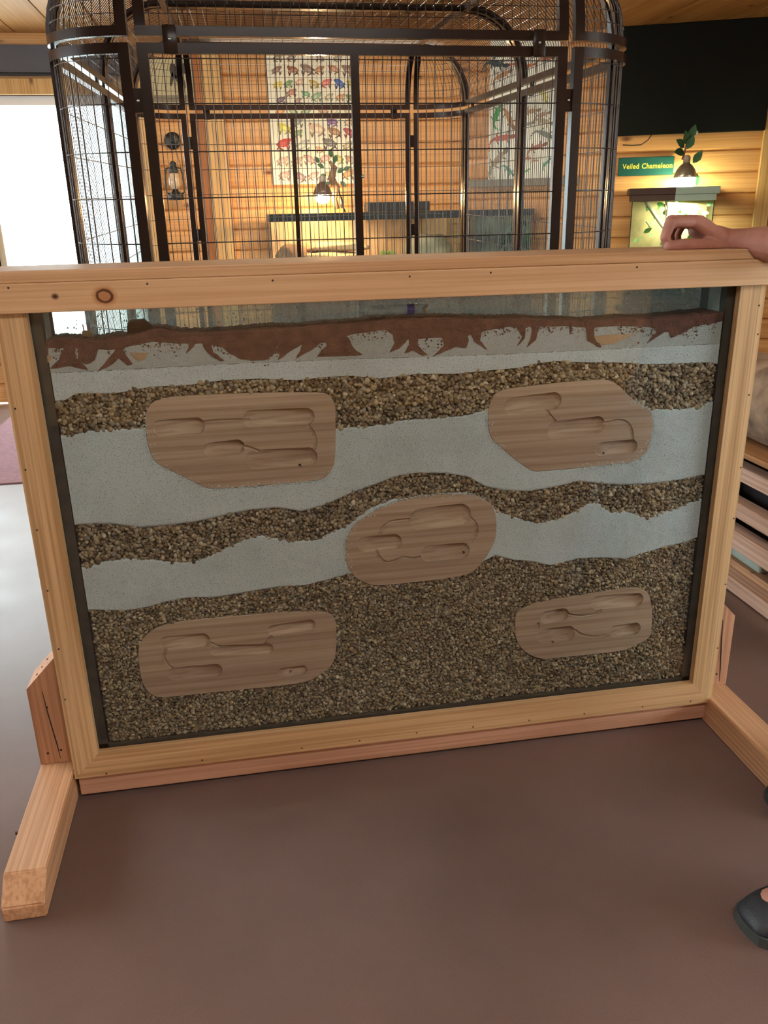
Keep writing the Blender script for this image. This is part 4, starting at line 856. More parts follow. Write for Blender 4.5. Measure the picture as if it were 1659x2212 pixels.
# small framed picture high beside the lantern
pa, pb = at(322, 228, YP), at(412, 128, YP)
sp = thing('framed_picture', ((pa.x+pb.x)/2, YP, pa.z), 'cream picture with dark figures hung above the black lantern', 'picture')
b = MB(); b.box(pa.x, pb.x, YP-.012, YP+.002, pa.z, pb.z); build('sheet', b, plain('picture_cream', (.46, .41, .24), .7), sp)
b = MB(); h = pb.z-pa.z; b.col = (.2, .17, .12); b.add([(pa.x+.01, YP-.0125, pa.z+.02), (pb.x-.01, YP-.0125, pa.z+.02), (pb.x-.01, YP-.0125, pa.z+h*.22), (pa.x+.01, YP-.0125, pa.z+h*.22)], [(0, 1, 2, 3)])
for cx_, cy_, rx, ry, an in ((.2, .17, .03, .05, .3), (.235, .22, .02, .02, 0), (.22, .11, .012, .05, .5), (.18, .12, .012, .05, -.3), (.28, .19, .03, .04, -.5), (.3, .25, .02, .02, 0), (.26, .1, .01, .04, .2)):
    blob(b, Vector((pa.x, YP-.013, pa.z)), Vector((1, 0, 0)), Vector((0, 0, 1)), cx_, cy_+.05, rx, ry, an, (.07, .06, .05))
build('printed_figures', b, PRINT, sp, fix=False)
# hurricane lantern
lc = at(378, 400, YW-.09); ls_ = (at(398, 400, YW-.09).x-at(358, 400, YW-.09).x)/2   # half width
zb_ = at(380, 432, YW-.09).z
lt = thing('hurricane_lantern', (lc.x, YW-.09, zb_), 'black hurricane lantern with glass globe hanging on the wall', 'lantern')
S = ls_/.09; ly = YW-.09
b = MB(); b.lathe([(.075*S, 0), (.078*S, .012*S), (.07*S, .05*S), (.05*S, .07*S), (.028*S, .085*S), (.028*S, .10*S)], (lc.x, ly, zb_), 20); build('fuel_tank', b, M['black'], lt, smooth=True)
b = MB(); b.lathe([(.04*S, .10*S), (.062*S, .14*S), (.064*S, .18*S), (.05*S, .23*S), (.04*S, .25*S)], (lc.x, ly, zb_), 20); build('globe', b, plain('lantern_globe', (.55, .42, .28), .15), lt, smooth=True)
b = MB(); b.lathe([(.042*S, .25*S), (.046*S, .26*S), (.04*S, .30*S), (.032*S, .31*S), (.032*S, .335*S), (.036*S, .34*S), (.012*S, .36*S)], (lc.x, ly, zb_), 20); build('chimney_cap', b, M['black'], lt, smooth=True)
for s in (-1, 1):
    b = MB(); b.tube([(lc.x+s*.05*S, ly, zb_+.05*S), (lc.x+s*.085*S, ly, zb_+.07*S), (lc.x+s*.09*S, ly, zb_+.12*S), (lc.x+s*.082*S, ly, zb_+.24*S), (lc.x+s*.07*S, ly, zb_+.29*S), (lc.x+s*.03*S, ly, zb_+.30*S)], .009*S, 8); build('side_tube', b, M['black'], lt, smooth=True)
b = MB(); b.tube([(lc.x+.082*S, ly, zb_+.24*S), (lc.x+.06*S, ly, zb_+.38*S), (lc.x+.04*S, ly, zb_+.46*S)], .003*S, 6); b.tube([(lc.x+.04*S, ly, zb_+.46*S), (lc.x+.035*S, YW-.02, zb_+.5*S)], .003*S, 6); build('bail_handle', b, M['black'], lt, smooth=True)
dc = at(373, 304, YW-.02); dr = at(391, 304, YW-.02).x-dc.x
rp = thing('round_wall_plate', (dc.x, YW-.02, dc.z-dr), 'round black dish on the wall right above the lantern', 'wall dish')
b = MB(); b.lathe([(dr, .0), (dr, -.02), (dr*.92, -.03), (dr*.5, -.04), (dr*.1, -.043)], (dc.x, YW-.003, dc.z), 28, 'y'); build('dish', b, M['black'], rp, smooth=True)
b = MB(); b.lathe([(dr*.25, -.043), (dr*.22, -.055), (dr*.05, -.058)], (dc.x, YW-.003, dc.z), 16, 'y'); build('hub', b, M['black'], rp, smooth=True)
# sign
sa_, sb_ = onw(1334, 380, .02), onw(1457, 338, .02); s0 = (sa_-CN).dot(WD); s1 = (sb_-CN).dot(WD); zl = onw(1400, 379, .02).z; zh = onw(1400, 339, .02).z
wc = CN+WD*((s0+s1)/2)
sg = thing('name_sign', (wc.x-WN.x*.02, wc.y-WN.y*.02, zl), 'dark green wall sign with yellow letters reading Veiled Chameleon', 'sign')
build('board', wallbox(0, 0, zl, zh, .030, -.018, bev=.004, a=s0, c=s1), plain('sign_green', (.012, .085, .070), .7, spec=.2), sg)
cu = bpy.data.curves.new('lettering', 'FONT'); cu.body = 'Veiled Chameleon'; cu.size = .092; cu.extrude = .001; cu.offset = .0016; cu.align_x = 'CENTER'; cu.align_y = 'CENTER'; cu.space_character = 1.06; cu.space_word = 1.2
to = bpy.data.objects.new('lettering', cu); COL.objects.link(to); me = evaluated(to); bpy.data.objects.remove(to)
tw = max(v.co.x for v in me.vertices)-min(v.co.x for v in me.vertices); fsc = (s1-s0)*.90/tw
o = bpy.data.objects.new('lettering', me); COL.objects.link(o); o.parent = sg; me.materials.append(plain('sign_yellow', (.75, .72, .08), .5))
ctr = CN+WD*((s0+s1)/2+.012)-WN*.0312; o.location = Vector((ctr.x, ctr.y, (zl+zh)/2)) - ORG[sg.name]; o.scale = (fsc, fsc*1.12, 1); o.rotation_euler = (PI/2, 0, -A23)
# black panel
z0 = onw(1500, 287, .05).z; s0 = (onw(1335, 200, .05)-CN).dot(WD)
bpn = thing('black_panel', tuple(CN+WD*(s0+.7)+Vector((0, 0, z0))), 'huge black panel fixed high on the angled wall under the ceiling', 'panel')
build('face', wallbox(0, 0, z0, ZC-.02, .05, .0, bev=.004, a=s0, c=WLEN-.3), M['screen'], bpn)
b = MB(); k = onw(1505, 287, .06); b.lathe([(.012, 0), (.012, .02), (.006, .03)], (k.x, k.y, k.z-.012), 10); build('clip', b, M['bolt'], bpn)
b = MB(); pts = [onw(x_, y_, .03) for x_, y_ in ((1345, 313), (1365, 314), (1385, 313), (1400, 302), (1408, 291))]; b.tube(pts, .004, 6); build('cable', b, M['black'], bpn, smooth=True)

# ---------------------------------------------------------------- terrariums
LEAF = plain('leaf_green', (.10, .26, .05), .5, var=.3, vscale=20); LEAF2 = plain('leaf_dark_green', (.03, .10, .04), .45, var=.3, vscale=20)
BARK = plain('branch_bark', (.20, .12, .07), .85, bump=1, bscale=60, var=.35, vscale=25)
def leaf(b, p, d, L, wd, nrm=None):
    d = Vector(d).normalized(); n = Vector(nrm) if nrm else Vector((0, -1, .3)); s = d.cross(n).normalized(); n = s.cross(d); p = Vector(p)
    prof = ((0, .06), (.2, .7), (.45, 1), (.7, .75), (.9, .3), (1, .02)); L_, M_, R2 = [], [], []
    for u, w in prof: q = p+d*L*u-n*L*.12*u*u; L_.append(q+s*wd*w+n*wd*.25*w); M_.append(q); R2.append(q-s*wd*w+n*wd*.25*w)
    k = len(prof); b.add(L_+M_+R2, [(i, i+1, k+i+1, k+i) for i in range(k-1)]+[(k+i, k+i+1, 2*k+i+1, 2*k+i) for i in range(k-1)])
def plant(name, base, leaves, label, mat=LEAF, stem=None, cat='plant', group=None):
    t = thing(name, base, label, cat, group)
    if stem: b = MB(); b.tube(stem, [.008*(1-.6*i/len(stem)) for i in range(len(stem))], 6); build('stem', b, BARK, t, smooth=True)
    for (p, d, L, wd) in leaves: b = MB(); leaf(b, p, d, L, wd); o = build('leaf', b, mat, t, smooth=True, fix=False)
    return t
def tank(name, label, org, ux, uy_, L, D, z0, z1, rim=.05, back=None):
    """glass tank: org = front corner, ux along front, uy_ away from the viewer"""
    ux, uy_ = Vector(ux), Vector(uy_); org = Vector(org); c = org+ux*L/2+uy_*D/2
    t = thing(name, (c.x, c.y, z0), label, 'terrarium')
    def bx(a0, a1, d0, d1, h0, h1, bev=0.):
        b = MB(); b.box(a0, a1, d0, d1, h0, h1, bev); b.v = [tuple(org+ux*v[0]+uy_*v[1]+Vector((0, 0, v[2]))) for v in b.v]; return b
    for nm, h0, h1 in (('top_rim', z1-rim, z1), ('bottom_rim', z0, z0+.03)):
        b = MB()
        for q in ((0, L, 0, .02), (0, L, D-.02, D), (0, .02, .02, D-.02), (L-.02, L, .02, D-.02)):
            bb_ = bx(*q, h0, h1); b.add(bb_.v, bb_.f)
        build(nm, b, M['rim'], t)
    for q in ((.006, L-.006, .006, .011), (.006, L-.006, D-.011, D-.006), (.006, .011, .011, D-.011), (L-.011, L-.006, .011, D-.011)): build('pane', bx(*q, z0+.03, z1-rim), M['tank_glass'], t)
    for a in (.006, L-.012): build('corner_seal', bx(a, a+.006, .002, .008, z0+.03, z1-rim), M['rim'], t)
    if back: build('back_sheet', bx(.012, L-.012, D-.018, D-.013, z0+.03, z1-rim), back, t)
    return t, bx
CABM = wood('dark_cabinet', 'z', (.07, .045, .035), (.05, .03, .024), rough=.5)
def stand(name, label, bx, L, D, z1, mat):
    b = bx(0, L, .02, D, .0, z1-.001, .004); xs = np.array(b.v); t = thing(name, (xs[:, 0].mean(), xs[:, 1].mean(), 0), label, 'cabinet')
    build('body', b, mat, t)
    n = 3
    for k in range(n): d = build('door', bx(L*k/n+.015, L*(k+1)/n-.015, .004, .02, .06, z1-.06, .003), mat, t); build('knob', bx(L*k/n+.05, L*k/n+.07, -.016, .004, z1*.55, z1*.55+.02, .004), M['bolt'], d)
# desert tank behind the cage
yt = 4.42; a = at(580, 463, yt); c = at(1003, 455, yt); zt1 = a.z; zt0 = zt1-.46
ROCKW = plain('sandstone', (.55, .34, .20), .9, bump=1, bscale=30, var=.25, vscale=6); ROCKG = plain('grey_rock', (.28, .25, .21), .9, bump=1, bscale=40, var=.35, vscale=9)
dt, bx = tank('desert_terrarium', 'long black rimmed desert terrarium glowing orange under a heat lamp', (a.x, yt, 0), (1, 0, 0), (0, 1, 0), c.x-a.x, .48, zt0, zt1, .052, back=ROCKW)
LT = c.x-a.x
stand('tank_cabinet', 'dark wooden cabinet under the long desert terrarium', bx, LT, .48, zt0, CABM)
hh0, hh1 = at(792, 452, yt+.2).x-a.x, at(926, 452, yt+.2).x-a.x
build('lid_light', bx(hh0, hh1, .16, .34, zt1+.001, zt1+.068, .006), M['black'], dt); build('mesh_lid', bx(.03, LT-.03, .03, .45, zt1-.008, zt1-.002), plain('lid_mesh', (.1, .1, .1), .6), dt) if False else None
build('sand_bed', bx(.012, LT-.012, .012, .45, zt0+.03, zt0+.12), plain('desert_sand', (.6, .42, .26), .95, bump=.6, bscale=200), dt)
def rock(name, label, c, sc, mat, seed, cat='rock'):
    b = MB(); bm = bmesh.new(); bmesh.ops.create_icosphere(bm, subdivisions=3, radius=1)
    for v in bm.verts:
        q = v.co.copy(); s_ = 1+.28*mnoise.noise(q*1.6+Vector((seed, 0, 0)))+.10*mnoise.noise(q*5+Vector((0, seed, 0))); v.co = Vector((q.x*sc[0]*s_, q.y*sc[1]*s_, q.z*sc[2]*s_))+Vector(c)
    b.bm(bm); return build(name, b, mat, smooth=True, label=label, cat=cat)
zs = zt0+.12
rock('flat_rock', 'wide flat sandstone slab low in the desert terrarium', (a.x+.42, yt+.22, zs+.03), (.30, .16, .04), ROCKW, 3)
rock('flat_rock', 'upper sandstone ledge stacked in the desert terrarium', (a.x+.50, yt+.28, zs+.10), (.26, .13, .04), ROCKW, 9)
rock('brown_rock', 'dark rounded stone at the terrarium end nearest the lantern', (a.x+.17, yt+.2, zs+.05), (.12, .1, .085), plain('brown_rock', (.25, .13, .08), .9, bump=1, bscale=40, var=.3), 5)
rock('grey_rock', 'grey boulder at the far end of the desert terrarium', (a.x+LT-.22, yt+.22, zs+.07), (.19, .13, .11), ROCKG, 12)
sc_ = at(837, 548, yt+.12); lv = []
for k in range(22): an = k*2.4; el = .3+.9*(k % 5)/5; lv.append(((sc_.x, yt+.12, zs+.005), (math.cos(an)*math.cos(el), math.sin(an)*math.cos(el), math.sin(el)+.2), .085, .016))
plant('succulent', (sc_.x, yt+.12, zs), lv, 'small green rosette succulent in the desert terrarium', plain('succulent_green', (.28, .36, .10), .5))
# heat lamps
def heat_lamp(label, p, R, col, energy, head, bulb, tiltm=None, bulb_r=.75):
    """p: centre of the rim; dome above it, clamp neck on top"""
    t = thing('heat_lamp', p, label, 'lamp'); x_, y_, z_ = p
    b = MB(); b.lathe([(R, 0), (R*1.03, .004), (R*.98, R*.25), (R*.82, R*.7), (R*.52, R*1.08), (R*.34, R*1.2), (R*.34, R*1.28)], (x_, y_, z_), 28)
    b.f = [f for f in b.f if len(f) == 4 or f[0] > 28]; o = build('shade', b, head, t, smooth=True); sm = o.modifiers.new('wall', 'SOLIDIFY'); sm.thickness = .003
    b = MB(); b.lathe([(R*.30, R*1.28), (R*.32, R*1.7), (R*.22, R*1.9), (R*.1, R*1.95)], (x_, y_, z_), 16); build('socket', b, plain('lamp_socket', (.35, .3, .25), .4), t, smooth=True)
    b = MB(); b.ball((x_, y_, z_-R*.35), R*bulb_r, 3, (1, 1, .75)); build('bulb', b, bulb, t, smooth=True)
    return t
lz = at(697, 421, 4.62); RL = (at(717, 440, 4.62).x-at(677, 440, 4.62).x)/2
heat_lamp('dome heat lamp glowing orange above the desert terrarium', (lz.x, 4.62, lz.z), RL, (1, .62, .30), 110, plain('smoked_dome', (.10, .06, .04), .25), plain('warm_bulb', (1, .8, .5), .5, emit=(1, .62, .28), estr=420))
lz2 = onw(1480, 384, .22); RL2 = .078
heat_lamp('dome lamp glowing white above the chameleon terrarium', tuple(lz2), RL2, (.96, 1, .66), 90, plain('steel_dome', (.45, .45, .38), .3, metal=.8), plain('white_bulb', (1, 1, .9), .5, emit=(1, 1, .62), estr=150), bulb_r=.95)
# branch with leaves by the desert lamp
def L4(px, py, y): return at(px, py, y)
st = [L4(x_, y_, 4.72) for x_, y_ in ((728, 452), (722, 430), (726, 405), (716, 385), (722, 362), (712, 348))]
lv = [(L4(x_, y_, 4.70), (dx, -.3, dz), .058, .017) for x_, y_, dx, dz in ((700, 362, -.8, .4), (705, 378, -.9, -.2), (690, 352, -.5, .6), (722, 352, .3, 1), (728, 372, .8, .3), (735, 392, .7, -.6), (712, 392, -.7, -.6), (700, 392, -.3, -1), (742, 368, .8, .4), (716, 340, -.2, 1))]
vine = thing('vine_branch', tuple(st[0]), 'dark leafy branch standing behind the orange heat lamp', 'branch')
b = MB(); b.tube(st, [.020, .022, .03, .028, .024, .008], 8); build('stem', b, BARK, vine, smooth=True)
for q in lv: b = MB(); leaf(b, *q); build('leaf', b, LEAF2, vine, smooth=True, fix=False)
b = MB(); b.tube([L4(732, 410, 4.7), L4(738, 440, 4.68), L4(746, 458, 4.66)], .006, 6); b.tube([L4(735, 426, 4.7), L4(740, 448, 4.68)], .014, 6); build('clamp', b, M['black'], vine, smooth=True)
# second tank on the angled wall
s0 = (onw(1010, 450, .42)-CN).dot(WD); s1 = (onw(1150, 450, .42)-CN).dot(WD); s0 = max(s0, .06)
org = CN+WD*s0-WN*.42; zt = onw(1090, 452, .42).z
t2, bx2 = tank('grey_terrarium', 'black rimmed terrarium with murky green glass under the ledge', (org.x, org.y, 0), WD, WN, s1-s0, .36, zt-.45, zt, .045, back=plain('murky_back', (.18, .22, .18), .8, var=.4))
stand('tank_cabinet', 'dark wooden cabinet under the murky green terrarium', bx2, s1-s0, .36, zt-.45, CABM)
lv = []
for k in range(26): q = org+WD*(s1-s0)*(.45+.5*R_.random())+WN*(.08+.2*R_.random())+Vector((0, 0, zt-.40+.30*R_.random())); lv.append((q, (R_.random()-.5, R_.random()-.8, R_.random()-.2), .07, .018))
pc = org+WD*(s1-s0)*.7+WN*.18
plant('trailing_plant', (pc.x, pc.y, zt-.41), lv, 'trailing green plant inside the murky terrarium', LEAF2, stem=[Vector((pc.x, pc.y, zt-.41)), Vector((pc.x+.02, pc.y, zt-.25)), Vector((pc.x-.02, pc.y, zt-.1))])
# chameleon tank
s0 = (onw(1360, 480, .40)-CN).dot(WD); s1 = (onw(1541, 480, .40)-CN).dot(WD); org = CN+WD*s0-WN*.40; zt = onw(1450, 405, .40).z; Lc = s1-s0
ct, bx3 = tank('chameleon_terrarium', 'brightly lit tall glass terrarium with brown lid below the green sign', (org.x, org.y, 0), WD, WN, Lc, .36, zt-.75, zt-.03, .05, back=plain('cork_back', (.52, .40, .18), .9, bump=1, bscale=25, var=.4, vscale=7))
build('lid', bx3(-.02, Lc+.02, -.015, .37, zt-.045, zt, .003), plain('lid_brown', (.05, .03, .022), .5), ct); build('lid_lip', bx3(.0, Lc, -.006, .366, zt-.088, zt-.045, .002), plain('lid_brown_lower', (.06, .04, .03), .5), ct)
build('lid_door', bx3(Lc*.52, Lc+.021, -.017, .372, zt-.047, zt+.002, .003), plain('lid_green_grey', (.30, .42, .36), .5), ct); build('lid_door_lip', bx3(Lc*.52, Lc+.002, -.008, .2, zt-.09, zt-.047, .002), plain('lid_green_grey2', (.33, .46, .40), .5), ct)
stand('tank_cabinet', 'dark wooden cabinet under the chameleon terrarium', bx3, Lc, .36, zt-.75, CABM)
light('terrarium_tube', 'AREA', tuple(org+WD*Lc*.68+WN*.18+Vector((0, 0, zt-.10))), 14, (1, 1, .75), Lc*.5, .2, target=tuple(org+WD*Lc*.6+WN*.18+Vector((0, 0, zt-.8))))
def cp(px, py, o_=.2): return onw(px, py, o_)
br_ = thing('climbing_branch', tuple(cp(1470, 600)), 'pale forked climbing branch inside the chameleon terrarium', 'branch')
BRM = plain('pale_branch', (.62, .55, .36), .8, bump=.6, bscale=50)
for pts, r in (([(1478, 640), (1462, 560), (1440, 500), (1418, 470), (1398, 440), (1392, 428)], .014), ([(1418, 470), (1404, 490), (1396, 478)], .008), ([(1430, 560), (1438, 500), (1446, 450), (1440, 432)], .016)):
    b = MB(); b.tube([cp(*q) for q in pts], r, 8); build('limb', b, BRM, br_, smooth=True)
lv = []
for k in range(46): q = cp(1378+R_.random()*150, 436+R_.random()*120, .10+.2*R_.random()); lv.append((q, (R_.random()-.5, -.3, R_.random()-.7), .055+.02*R_.random(), .018))
plant('climbing_plant', tuple(cp(1440, 620)), lv, 'leafy green climbing plant inside the chameleon terrarium', LEAF, stem=[cp(1440, 620), cp(1446, 520), cp(1436, 440)])
lv = [(onw(x_, y_, .2), (dx, -.4, dz), .10, .03) for x_, y_, dx, dz in ((1484, 322, .3, 1), (1488, 300, .2, .8), (1478, 330, -1, .1), (1482, 312, -.3, .9), (1497, 352, .5, .9), (1498, 372, .3, -1), (1478, 318, -.8, .5))]
plant('vine_sprig', tuple(onw(1482, 332, .2)), lv, 'green leafy sprig hanging over the white chameleon lamp', LEAF2, stem=[onw(1474, 345, .2), onw(1480, 325, .2), onw(1486, 296, .2)])

# ================================================================== SLATTED RACK AND LOG BESIDE THE CASE
RX = 2.2
def rz(py): return atx(1659, py, RX).z
rk = thing('slatted_rack', (RX+.25, 1.05, 0), 'low rack of horizontal pine slats beside the display case', 'rack')
ry0, ry1 = .15, 2.0
for nm, y0, y1, dep in (('slat', 1038, 1072, .03), ('slat', 1125, 1160, .03), ('slat', 1193, 1236, .03), ('slat', 1306, 1349, .03)):
    b = MB(); b.box(RX, RX+dep+.03, ry0, ry1, max(.004, rz(y1)), rz(y0), .003); build(nm, b, M['rack_wood'], rk)
for nm, y0, y1 in (('slat', 1040, 1072), ('slat', 1125, 1160), ('slat', 1193, 1236), ('slat', 1306, 1349)):
    b = MB(); b.box(RX+.50, RX+.56, ry0, ry1, max(.004, rz(y1)), rz(y0), .003); build(nm, b, M['rack_wood'], rk)
b = MB(); b.box(RX-.02, RX+.58, ry0-.02, ry1+.02, rz(1009), rz(996), .003); build('top_board', b, wood('rack_top', 'y', (.55, .30, .14), (.42, .2, .08), rough=.5, knots=.5), rk)
b = MB(); b.box(RX+.062, RX+.498, ry0, ry1, .05, rz(1290), .003); build('shelf_board', b, M['fir_y'], rk)
b = MB(); b.box(RX+.125, RX+.43, ry0+.105, ry1-.105, rz(1289)+.055, rz(1010)-.004); build('gap_shade_box', b, plain('gap_shade_black', (.012, .009, .010), .9), rk)  # black box added inside so the slat gaps read as deep shade
for x_, y_ in ((RX+.062, ry0+.02), (RX+.062, ry1-.1), (RX+.44, ry0+.02), (RX+.44, ry1-.1), (RX+.062, .95), (RX+.44, .95)):
    b = MB(); b.box(x_, x_+.058, y_, y_+.08, 0, rz(1010)-.001, .003); build('post', b, plain('rack_post', (.05, .03, .028), .8), rk)
b = MB(); b.box(RX+.075, RX+.30, .70, 1.1, rz(1289)+.001, rz(1289)+.045, .01); build('folded_cloth', b, plain('pale_green_cloth', (.4, .48, .42), .9, bump=.6), label='pale green folded cloth on the shelf of the slatted rack', cat='cloth')
z_l = rz(996)+.001; b = MB(); pts = []; rs_ = []
LOGM = plain('bark_grey_brown', (.32, .22, .15), .95, bump=1.5, bscale=22, var=.5, vscale=14)
bm = bmesh.new(); n, mseg = 28, 40
for j in range(mseg):
    y_ = .2+1.7*j/(mseg-1)
    for k in range(n):
        a = 2*PI*k/n; r_ = .15*(1+.10*mnoise.noise(Vector((math.cos(a)*1.5, math.sin(a)*1.5, y_*3)))+.05*mnoise.noise(Vector((math.cos(a)*6, math.sin(a)*6, y_*9)))); bm.verts.new((RX+.16+r_*math.cos(a), y_, z_l+.148+r_*math.sin(a)*.98))
bm.verts.ensure_lookup_table()
for j in range(mseg-1):
    for k in range(n): bm.faces.new([bm.verts[q] for q in (j*n+k, j*n+(k+1) % n, (j+1)*n+(k+1) % n, (j+1)*n+k)])
bm.faces.new([bm.verts[k] for k in range(n)][::-1]); bm.faces.new([bm.verts[(mseg-1)*n+k] for k in range(n)])
b.bm(bm); lo_ = build('bark_log', b, LOGM, smooth=True, label='thick bark covered log lying on the slatted rack', cat='log')

# ================================================================== THE PERSON HOLDING THE CASE
def remeshed(caps, voxel, smooth_it=6):
    """caps: (a, b, ra, rb) tapered limbs and (c, r, scale) ellipsoids, fused into one skin"""
    b = MB()
    for q in caps:
        if len(q) == 4:
            a, c, ra, rb = Vector(q[0]), Vector(q[1]), q[2], q[3]; L = (c-a).length; n = max(2, int(L/(min(ra, rb)*.35)))
            d = (c-a).normalized(); pts = []; rs__ = []
            for i in range(5): an = PI/2*(1-i/5); pts.append(a-d*ra*math.sin(an)); rs__.append(max(ra*math.cos(an), ra*.05))
            pts.append(a); rs__.append(ra); pts.append(a.lerp(c, .5)); rs__.append((ra+rb)/2); pts.append(c); rs__.append(rb)
            for i in range(1, 6): an = PI/2*i/5; pts.append(c+d*rb*math.sin(an)); rs__.append(max(rb*math.cos(an), rb*.05))
            b.tube(pts, rs__, 14)
        else: b.ball(q[0], q[1], 3, q[2])
    me = bpy.data.meshes.new('tmp'); me.from_pydata(b.v, [], b.f); bm = bmesh.new(); bm.from_mesh(me); bmesh.ops.recalc_face_normals(bm, faces=bm.faces); bm.to_mesh(me); bm.free()
    o = bpy.data.objects.new('tmp', me); COL.objects.link(o)
    m1 = o.modifiers.new('r', 'REMESH'); m1.mode = 'VOXEL'; m1.voxel_size = voxel
    m2 = o.modifiers.new('s', 'SMOOTH'); m2.iterations = smooth_it; m2.factor = .5
    r = evaluated(o); bpy.data.objects.remove(o); return r
def add_mesh(name, me, mat, parent):
    me.materials.clear(); me.materials.append(mat); me.transform(Matrix.Translation(-ORG[parent.name])); me.polygons.foreach_set('use_smooth', [True]*len(me.polygons))
    o = bpy.data.objects.new(name, me); COL.objects.link(o); o.parent = parent; ORG[o.name] = ORG[parent.name]; return o
person = thing('person', (1.78, -.5, 0), 'person in pale jeans and dark clogs steadying the display case with one hand', 'person')
SH_R, EL, WR = Vector((1.89, -.39, 1.40)), Vector((1.785, -.14, 1.266)), at(1578, 524, .045)
def H(px, py, Y): return at(px, py, Y)
caps = [((1.80, -.50, 1.50), (1.79, -.5, 1.57), .055, .052), ((1.775, -.5, 1.665), .088, (1.12, .88, 1.28)), ((1.745, -.5, 1.605), .055, (1, .9, .8)),
        ((1.665, -.5, 1.645), (1.678, -.5, 1.668), .014, .009), ((1.70, -.53, 1.60), (1.70, -.47, 1.60), .008, .008), ((1.79, -.585, 1.66), .02, (1, .4, 1.5)), ((1.79, -.415, 1.66), .02, (1, .4, 1.5)),
        ((1.84, -.5, 1.28), (1.84, -.5, 1.02), .12, .11), ((1.84, -.5, 1.36), .125, (.85, 1.35, .8)), ((1.84, -.5, .95), .125, (.95, 1.25, .9)), ((1.83, -.5, 1.42), (1.81, -.5, 1.5), .08, .06),
        ((1.86, -.38, 1.42), SH_R, .065, .060), (SH_R, EL, .055, .046), (EL, WR.lerp(EL, .62), .047, .048), (WR.lerp(EL, .62), WR.lerp(EL, .14), .047, .034), (WR.lerp(EL, .16), WR, .034, .031),
        ((1.85, -.68, 1.42), (1.90, -.74, 1.14), .055, .044), ((1.90, -.74, 1.14), (1.83, -.73, .90), .044, .030), ((1.83, -.73, .90), (1.80, -.72, .82), .034, .028), ((1.80, -.70, .83), (1.775, -.69, .75), .011, .009), ((1.80, -.72, .82), (1.78, -.715, .725), .011, .009), ((1.81, -.735, .82), (1.79, -.735, .73), .011, .009), ((1.82, -.745, .82), (1.805, -.75, .745), .010, .008), ((1.79, -.69, .86), (1.765, -.67, .80), .012, .010),
        ((1.84, -.41, .90), (1.82, -.38, .50), .088, .058), ((1.82, -.38, .50), (1.86, -.36, .10), .056, .036), ((1.84, -.59, .90), (1.68, -.62, .50), .088, .058), ((1.68, -.62, .50), (1.58, -.645, .10), .056, .036),
        ((1.88, -.36, .05), (1.72, -.355, .045), .036, .032), ((1.60, -.645, .05), (1.44, -.655, .045), .036, .032)]
# the hand: palm, four curled fingers and the thumb along the near side
kn = [(H(1500, 480, .055), H(1449, 481, .045), H(1437, 512, .042), H(1441, 532, .050), .0125), (H(1504, 477, .080), H(1449, 476, .072), H(1437, 510, .070), H(1444, 530, .078), .0125),
      (H(1512, 478, .103), H(1458, 478, .097), H(1446, 508, .096), H(1452, 528, .102), .0118), (H(1522, 484, .124), H(1474, 484, .120), H(1462, 508, .119), H(1466, 526, .124), .0105)]
for a_, b_, c_, d_, r_ in kn:
    caps += [(WR+Vector((-.01, (a_.y-.085)*.3, .0)), a_, .019, .0145), (a_, b_, r_*1.12, r_), (b_, c_, r_, r_*.92), (c_, d_, r_*.92, r_*.8)]
caps += [(H(1540, 508, .085), .034, (1.25, 1.15, .66)), (H(1545, 528, .055), .024, (1.3, .9, .8)), (H(1512, 500, .10), .022, (1.1, 1.5, .9)), (H(1560, 534, .05), H(1522, 533, .036), .021, .0185), (H(1566, 528, .045), H(1530, 530, .045), .024, .019), (WR, H(1540, 512, .08), .031, .026), (H(1522, 532, .036), H(1478, 529, .030), .0172, .0145), (H(1478, 529, .030), H(1446, 533, .036), .0145, .0125)]
def skin_mat():
    m, nt, p, N, L = new_mat('skin'); tc = N.new('ShaderNodeTexCoord'); n = N.new('ShaderNodeTexNoise'); n.inputs['Scale'].default_value = 26; n.inputs['Detail'].default_value = 5; L.new(tc.outputs['Object'], n.inputs['Vector'])
    r = N.new('ShaderNodeValToRGB'); e = r.color_ramp.elements; e[0].position = .3; e[0].color = (.36, .16, .125, 1); e[1].position = .7; e[1].color = (.47, .24, .19, 1); L.new(n.outputs['Fac'], r.inputs['Fac']); L.new(r.outputs['Color'], p.inputs['Base Color'])
    p.inputs['Roughness'].default_value = .5; p.inputs['Specular IOR Level'].default_value = .35
    n2 = N.new('ShaderNodeTexNoise'); n2.inputs['Scale'].default_value = 180; L.new(tc.outputs['Object'], n2.inputs['Vector']); bp = N.new('ShaderNodeBump'); bp.inputs['Strength'].default_value = .35; bp.inputs['Distance'].default_value = .0015
    L.new(n2.outputs['Fac'], bp.inputs['Height']); L.new(bp.outputs['Normal'], p.inputs['Normal']); return m
bme = remeshed(caps, .0033, 3)
for v in bme.vertices:                               # the hand rests on the cap board
    if v.co.z < ZCAP+.0005 and v.co.z > 1.2 and v.co.x < W+.007 and -.013 < v.co.y < .2: v.co.z = ZCAP+.0005
body = add_mesh('body', bme, skin_mat(), person)
shirt = [((1.84, -.5, 1.30), (1.84, -.5, 1.0), .148, .145), ((1.84, -.5, 1.36), .150, (.9, 1.35, .8)), ((1.84, -.42, .98), (1.84, -.58, .98), .13, .13), ((1.86, -.38, 1.42), SH_R.lerp(EL, .5), .085, .070), ((1.85, -.64, 1.42), (1.877, -.712, 1.27), .085, .072)]
add_mesh('shirt', remeshed(shirt, .010, 5), plain('olive_shirt', (.12, .13, .09), .9, bump=.4, bscale=300, var=.1), person)
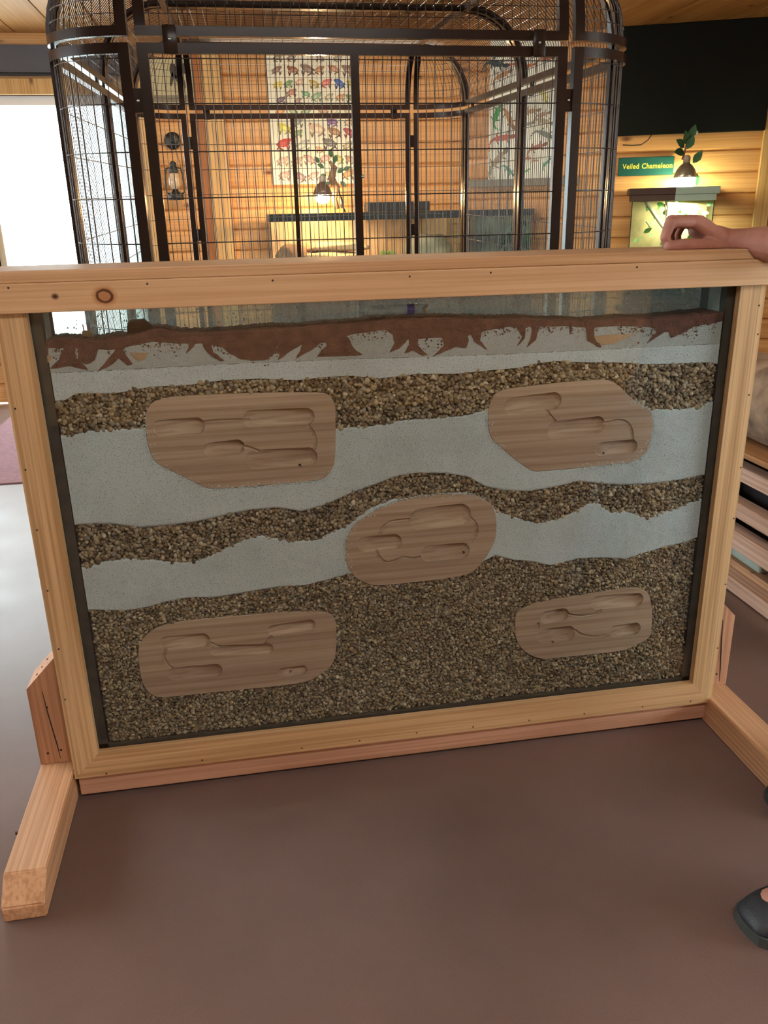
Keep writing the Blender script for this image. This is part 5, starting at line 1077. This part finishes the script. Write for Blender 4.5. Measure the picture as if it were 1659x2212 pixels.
tr = [((1.84, -.41, .93), (1.825, -.38, .50), .112, .085), ((1.825, -.38, .50), (1.865, -.36, .12), .085, .075), ((1.84, -.59, .93), (1.685, -.62, .50), .112, .085), ((1.685, -.62, .50), (1.60, -.645, .12), .085, .072), ((1.84, -.44, .96), (1.84, -.56, .96), .135, .135)]
add_mesh('trousers', remeshed(tr, .010, 5), plain('pale_jeans', (.30, .33, .42), .9, bump=.5, bscale=400, var=.12), person)
hair = [((1.80, -.5, 1.705), .092, (1.1, .96, 1.0)), ((1.835, -.5, 1.655), .082, (.9, .98, 1.2))]
add_mesh('hair', remeshed(hair, .008, 4), plain('grey_hair', (.10, .08, .06), .9, bump=1, bscale=300), person)
for s in (-1, 1): b = MB(); b.ball((1.688, -.5+s*.03, 1.672), .011, 2); build('eye', b, plain('eye_white', (.7, .7, .68), .3), person, smooth=True)
def clog(tx, ty, hx, hy):
    """slip-on shoe from toe (tx,ty) to heel (hx,hy): sole and open upper"""
    tv, hv = Vector((tx, ty, 0)), Vector((hx, hy, 0)); d = (hv-tv); L = d.length; d.normalize(); s = Vector((-d.y, d.x, 0)); n = 24
    secs = [(0, .004, .02), (.02, .032, .034), (.06, .043, .046), (.12, .048, .058), (.2, .050, .070), (.32, .049, .082), (.45, .045, .088), (.60, .040, .085), (.75, .037, .080), (.9, .035, .078), (.98, .026, .072), (1, .010, .066)]
    b = MB(); m = 14; vs_ = []
    for u, w, h in secs:
        c = tv+d*L*u
        for k in range(m):
            a = PI*k/(m-1); vs_.append(c+s*w*1.0*math.cos(a)+Vector((0, 0, .022+(h-.022)*max(0., math.sin(a))**.7)))
    fs = [(i*m+k, i*m+k+1, (i+1)*m+k+1, (i+1)*m+k) for i in range(len(secs)-1) for k in range(m-1) if not (4 <= i and 3 <= k <= m-5)]
    b.add(vs_, fs); o = build('shoe', b, plain('slate_shoe', (.022, .028, .036), .55, bump=.3), person, smooth=True, fix=False); sm = o.modifiers.new('wall', 'SOLIDIFY'); sm.thickness = .004
    b = MB(); ring = []
    for u, w, h in secs: ring.append(tv+d*L*u+s*(w+.005))
    ring2 = [tv+d*L*u-s*(w+.005) for u, w, h in secs][::-1]; pl = ring+ring2; k = len(pl)
    b.add([(p.x, p.y, .0) for p in pl]+[(p.x, p.y, .024) for p in pl], [tuple(range(k))[::-1], tuple(range(k, 2*k))]+[(i, (i+1) % k, (i+1) % k+k, i+k) for i in range(k)])
    build('sole', b, plain('shoe_sole', (.05, .06, .058), .7), o)
clog(1.372, -.668, 1.645, -.645); clog(1.640, -.352, 1.915, -.358)
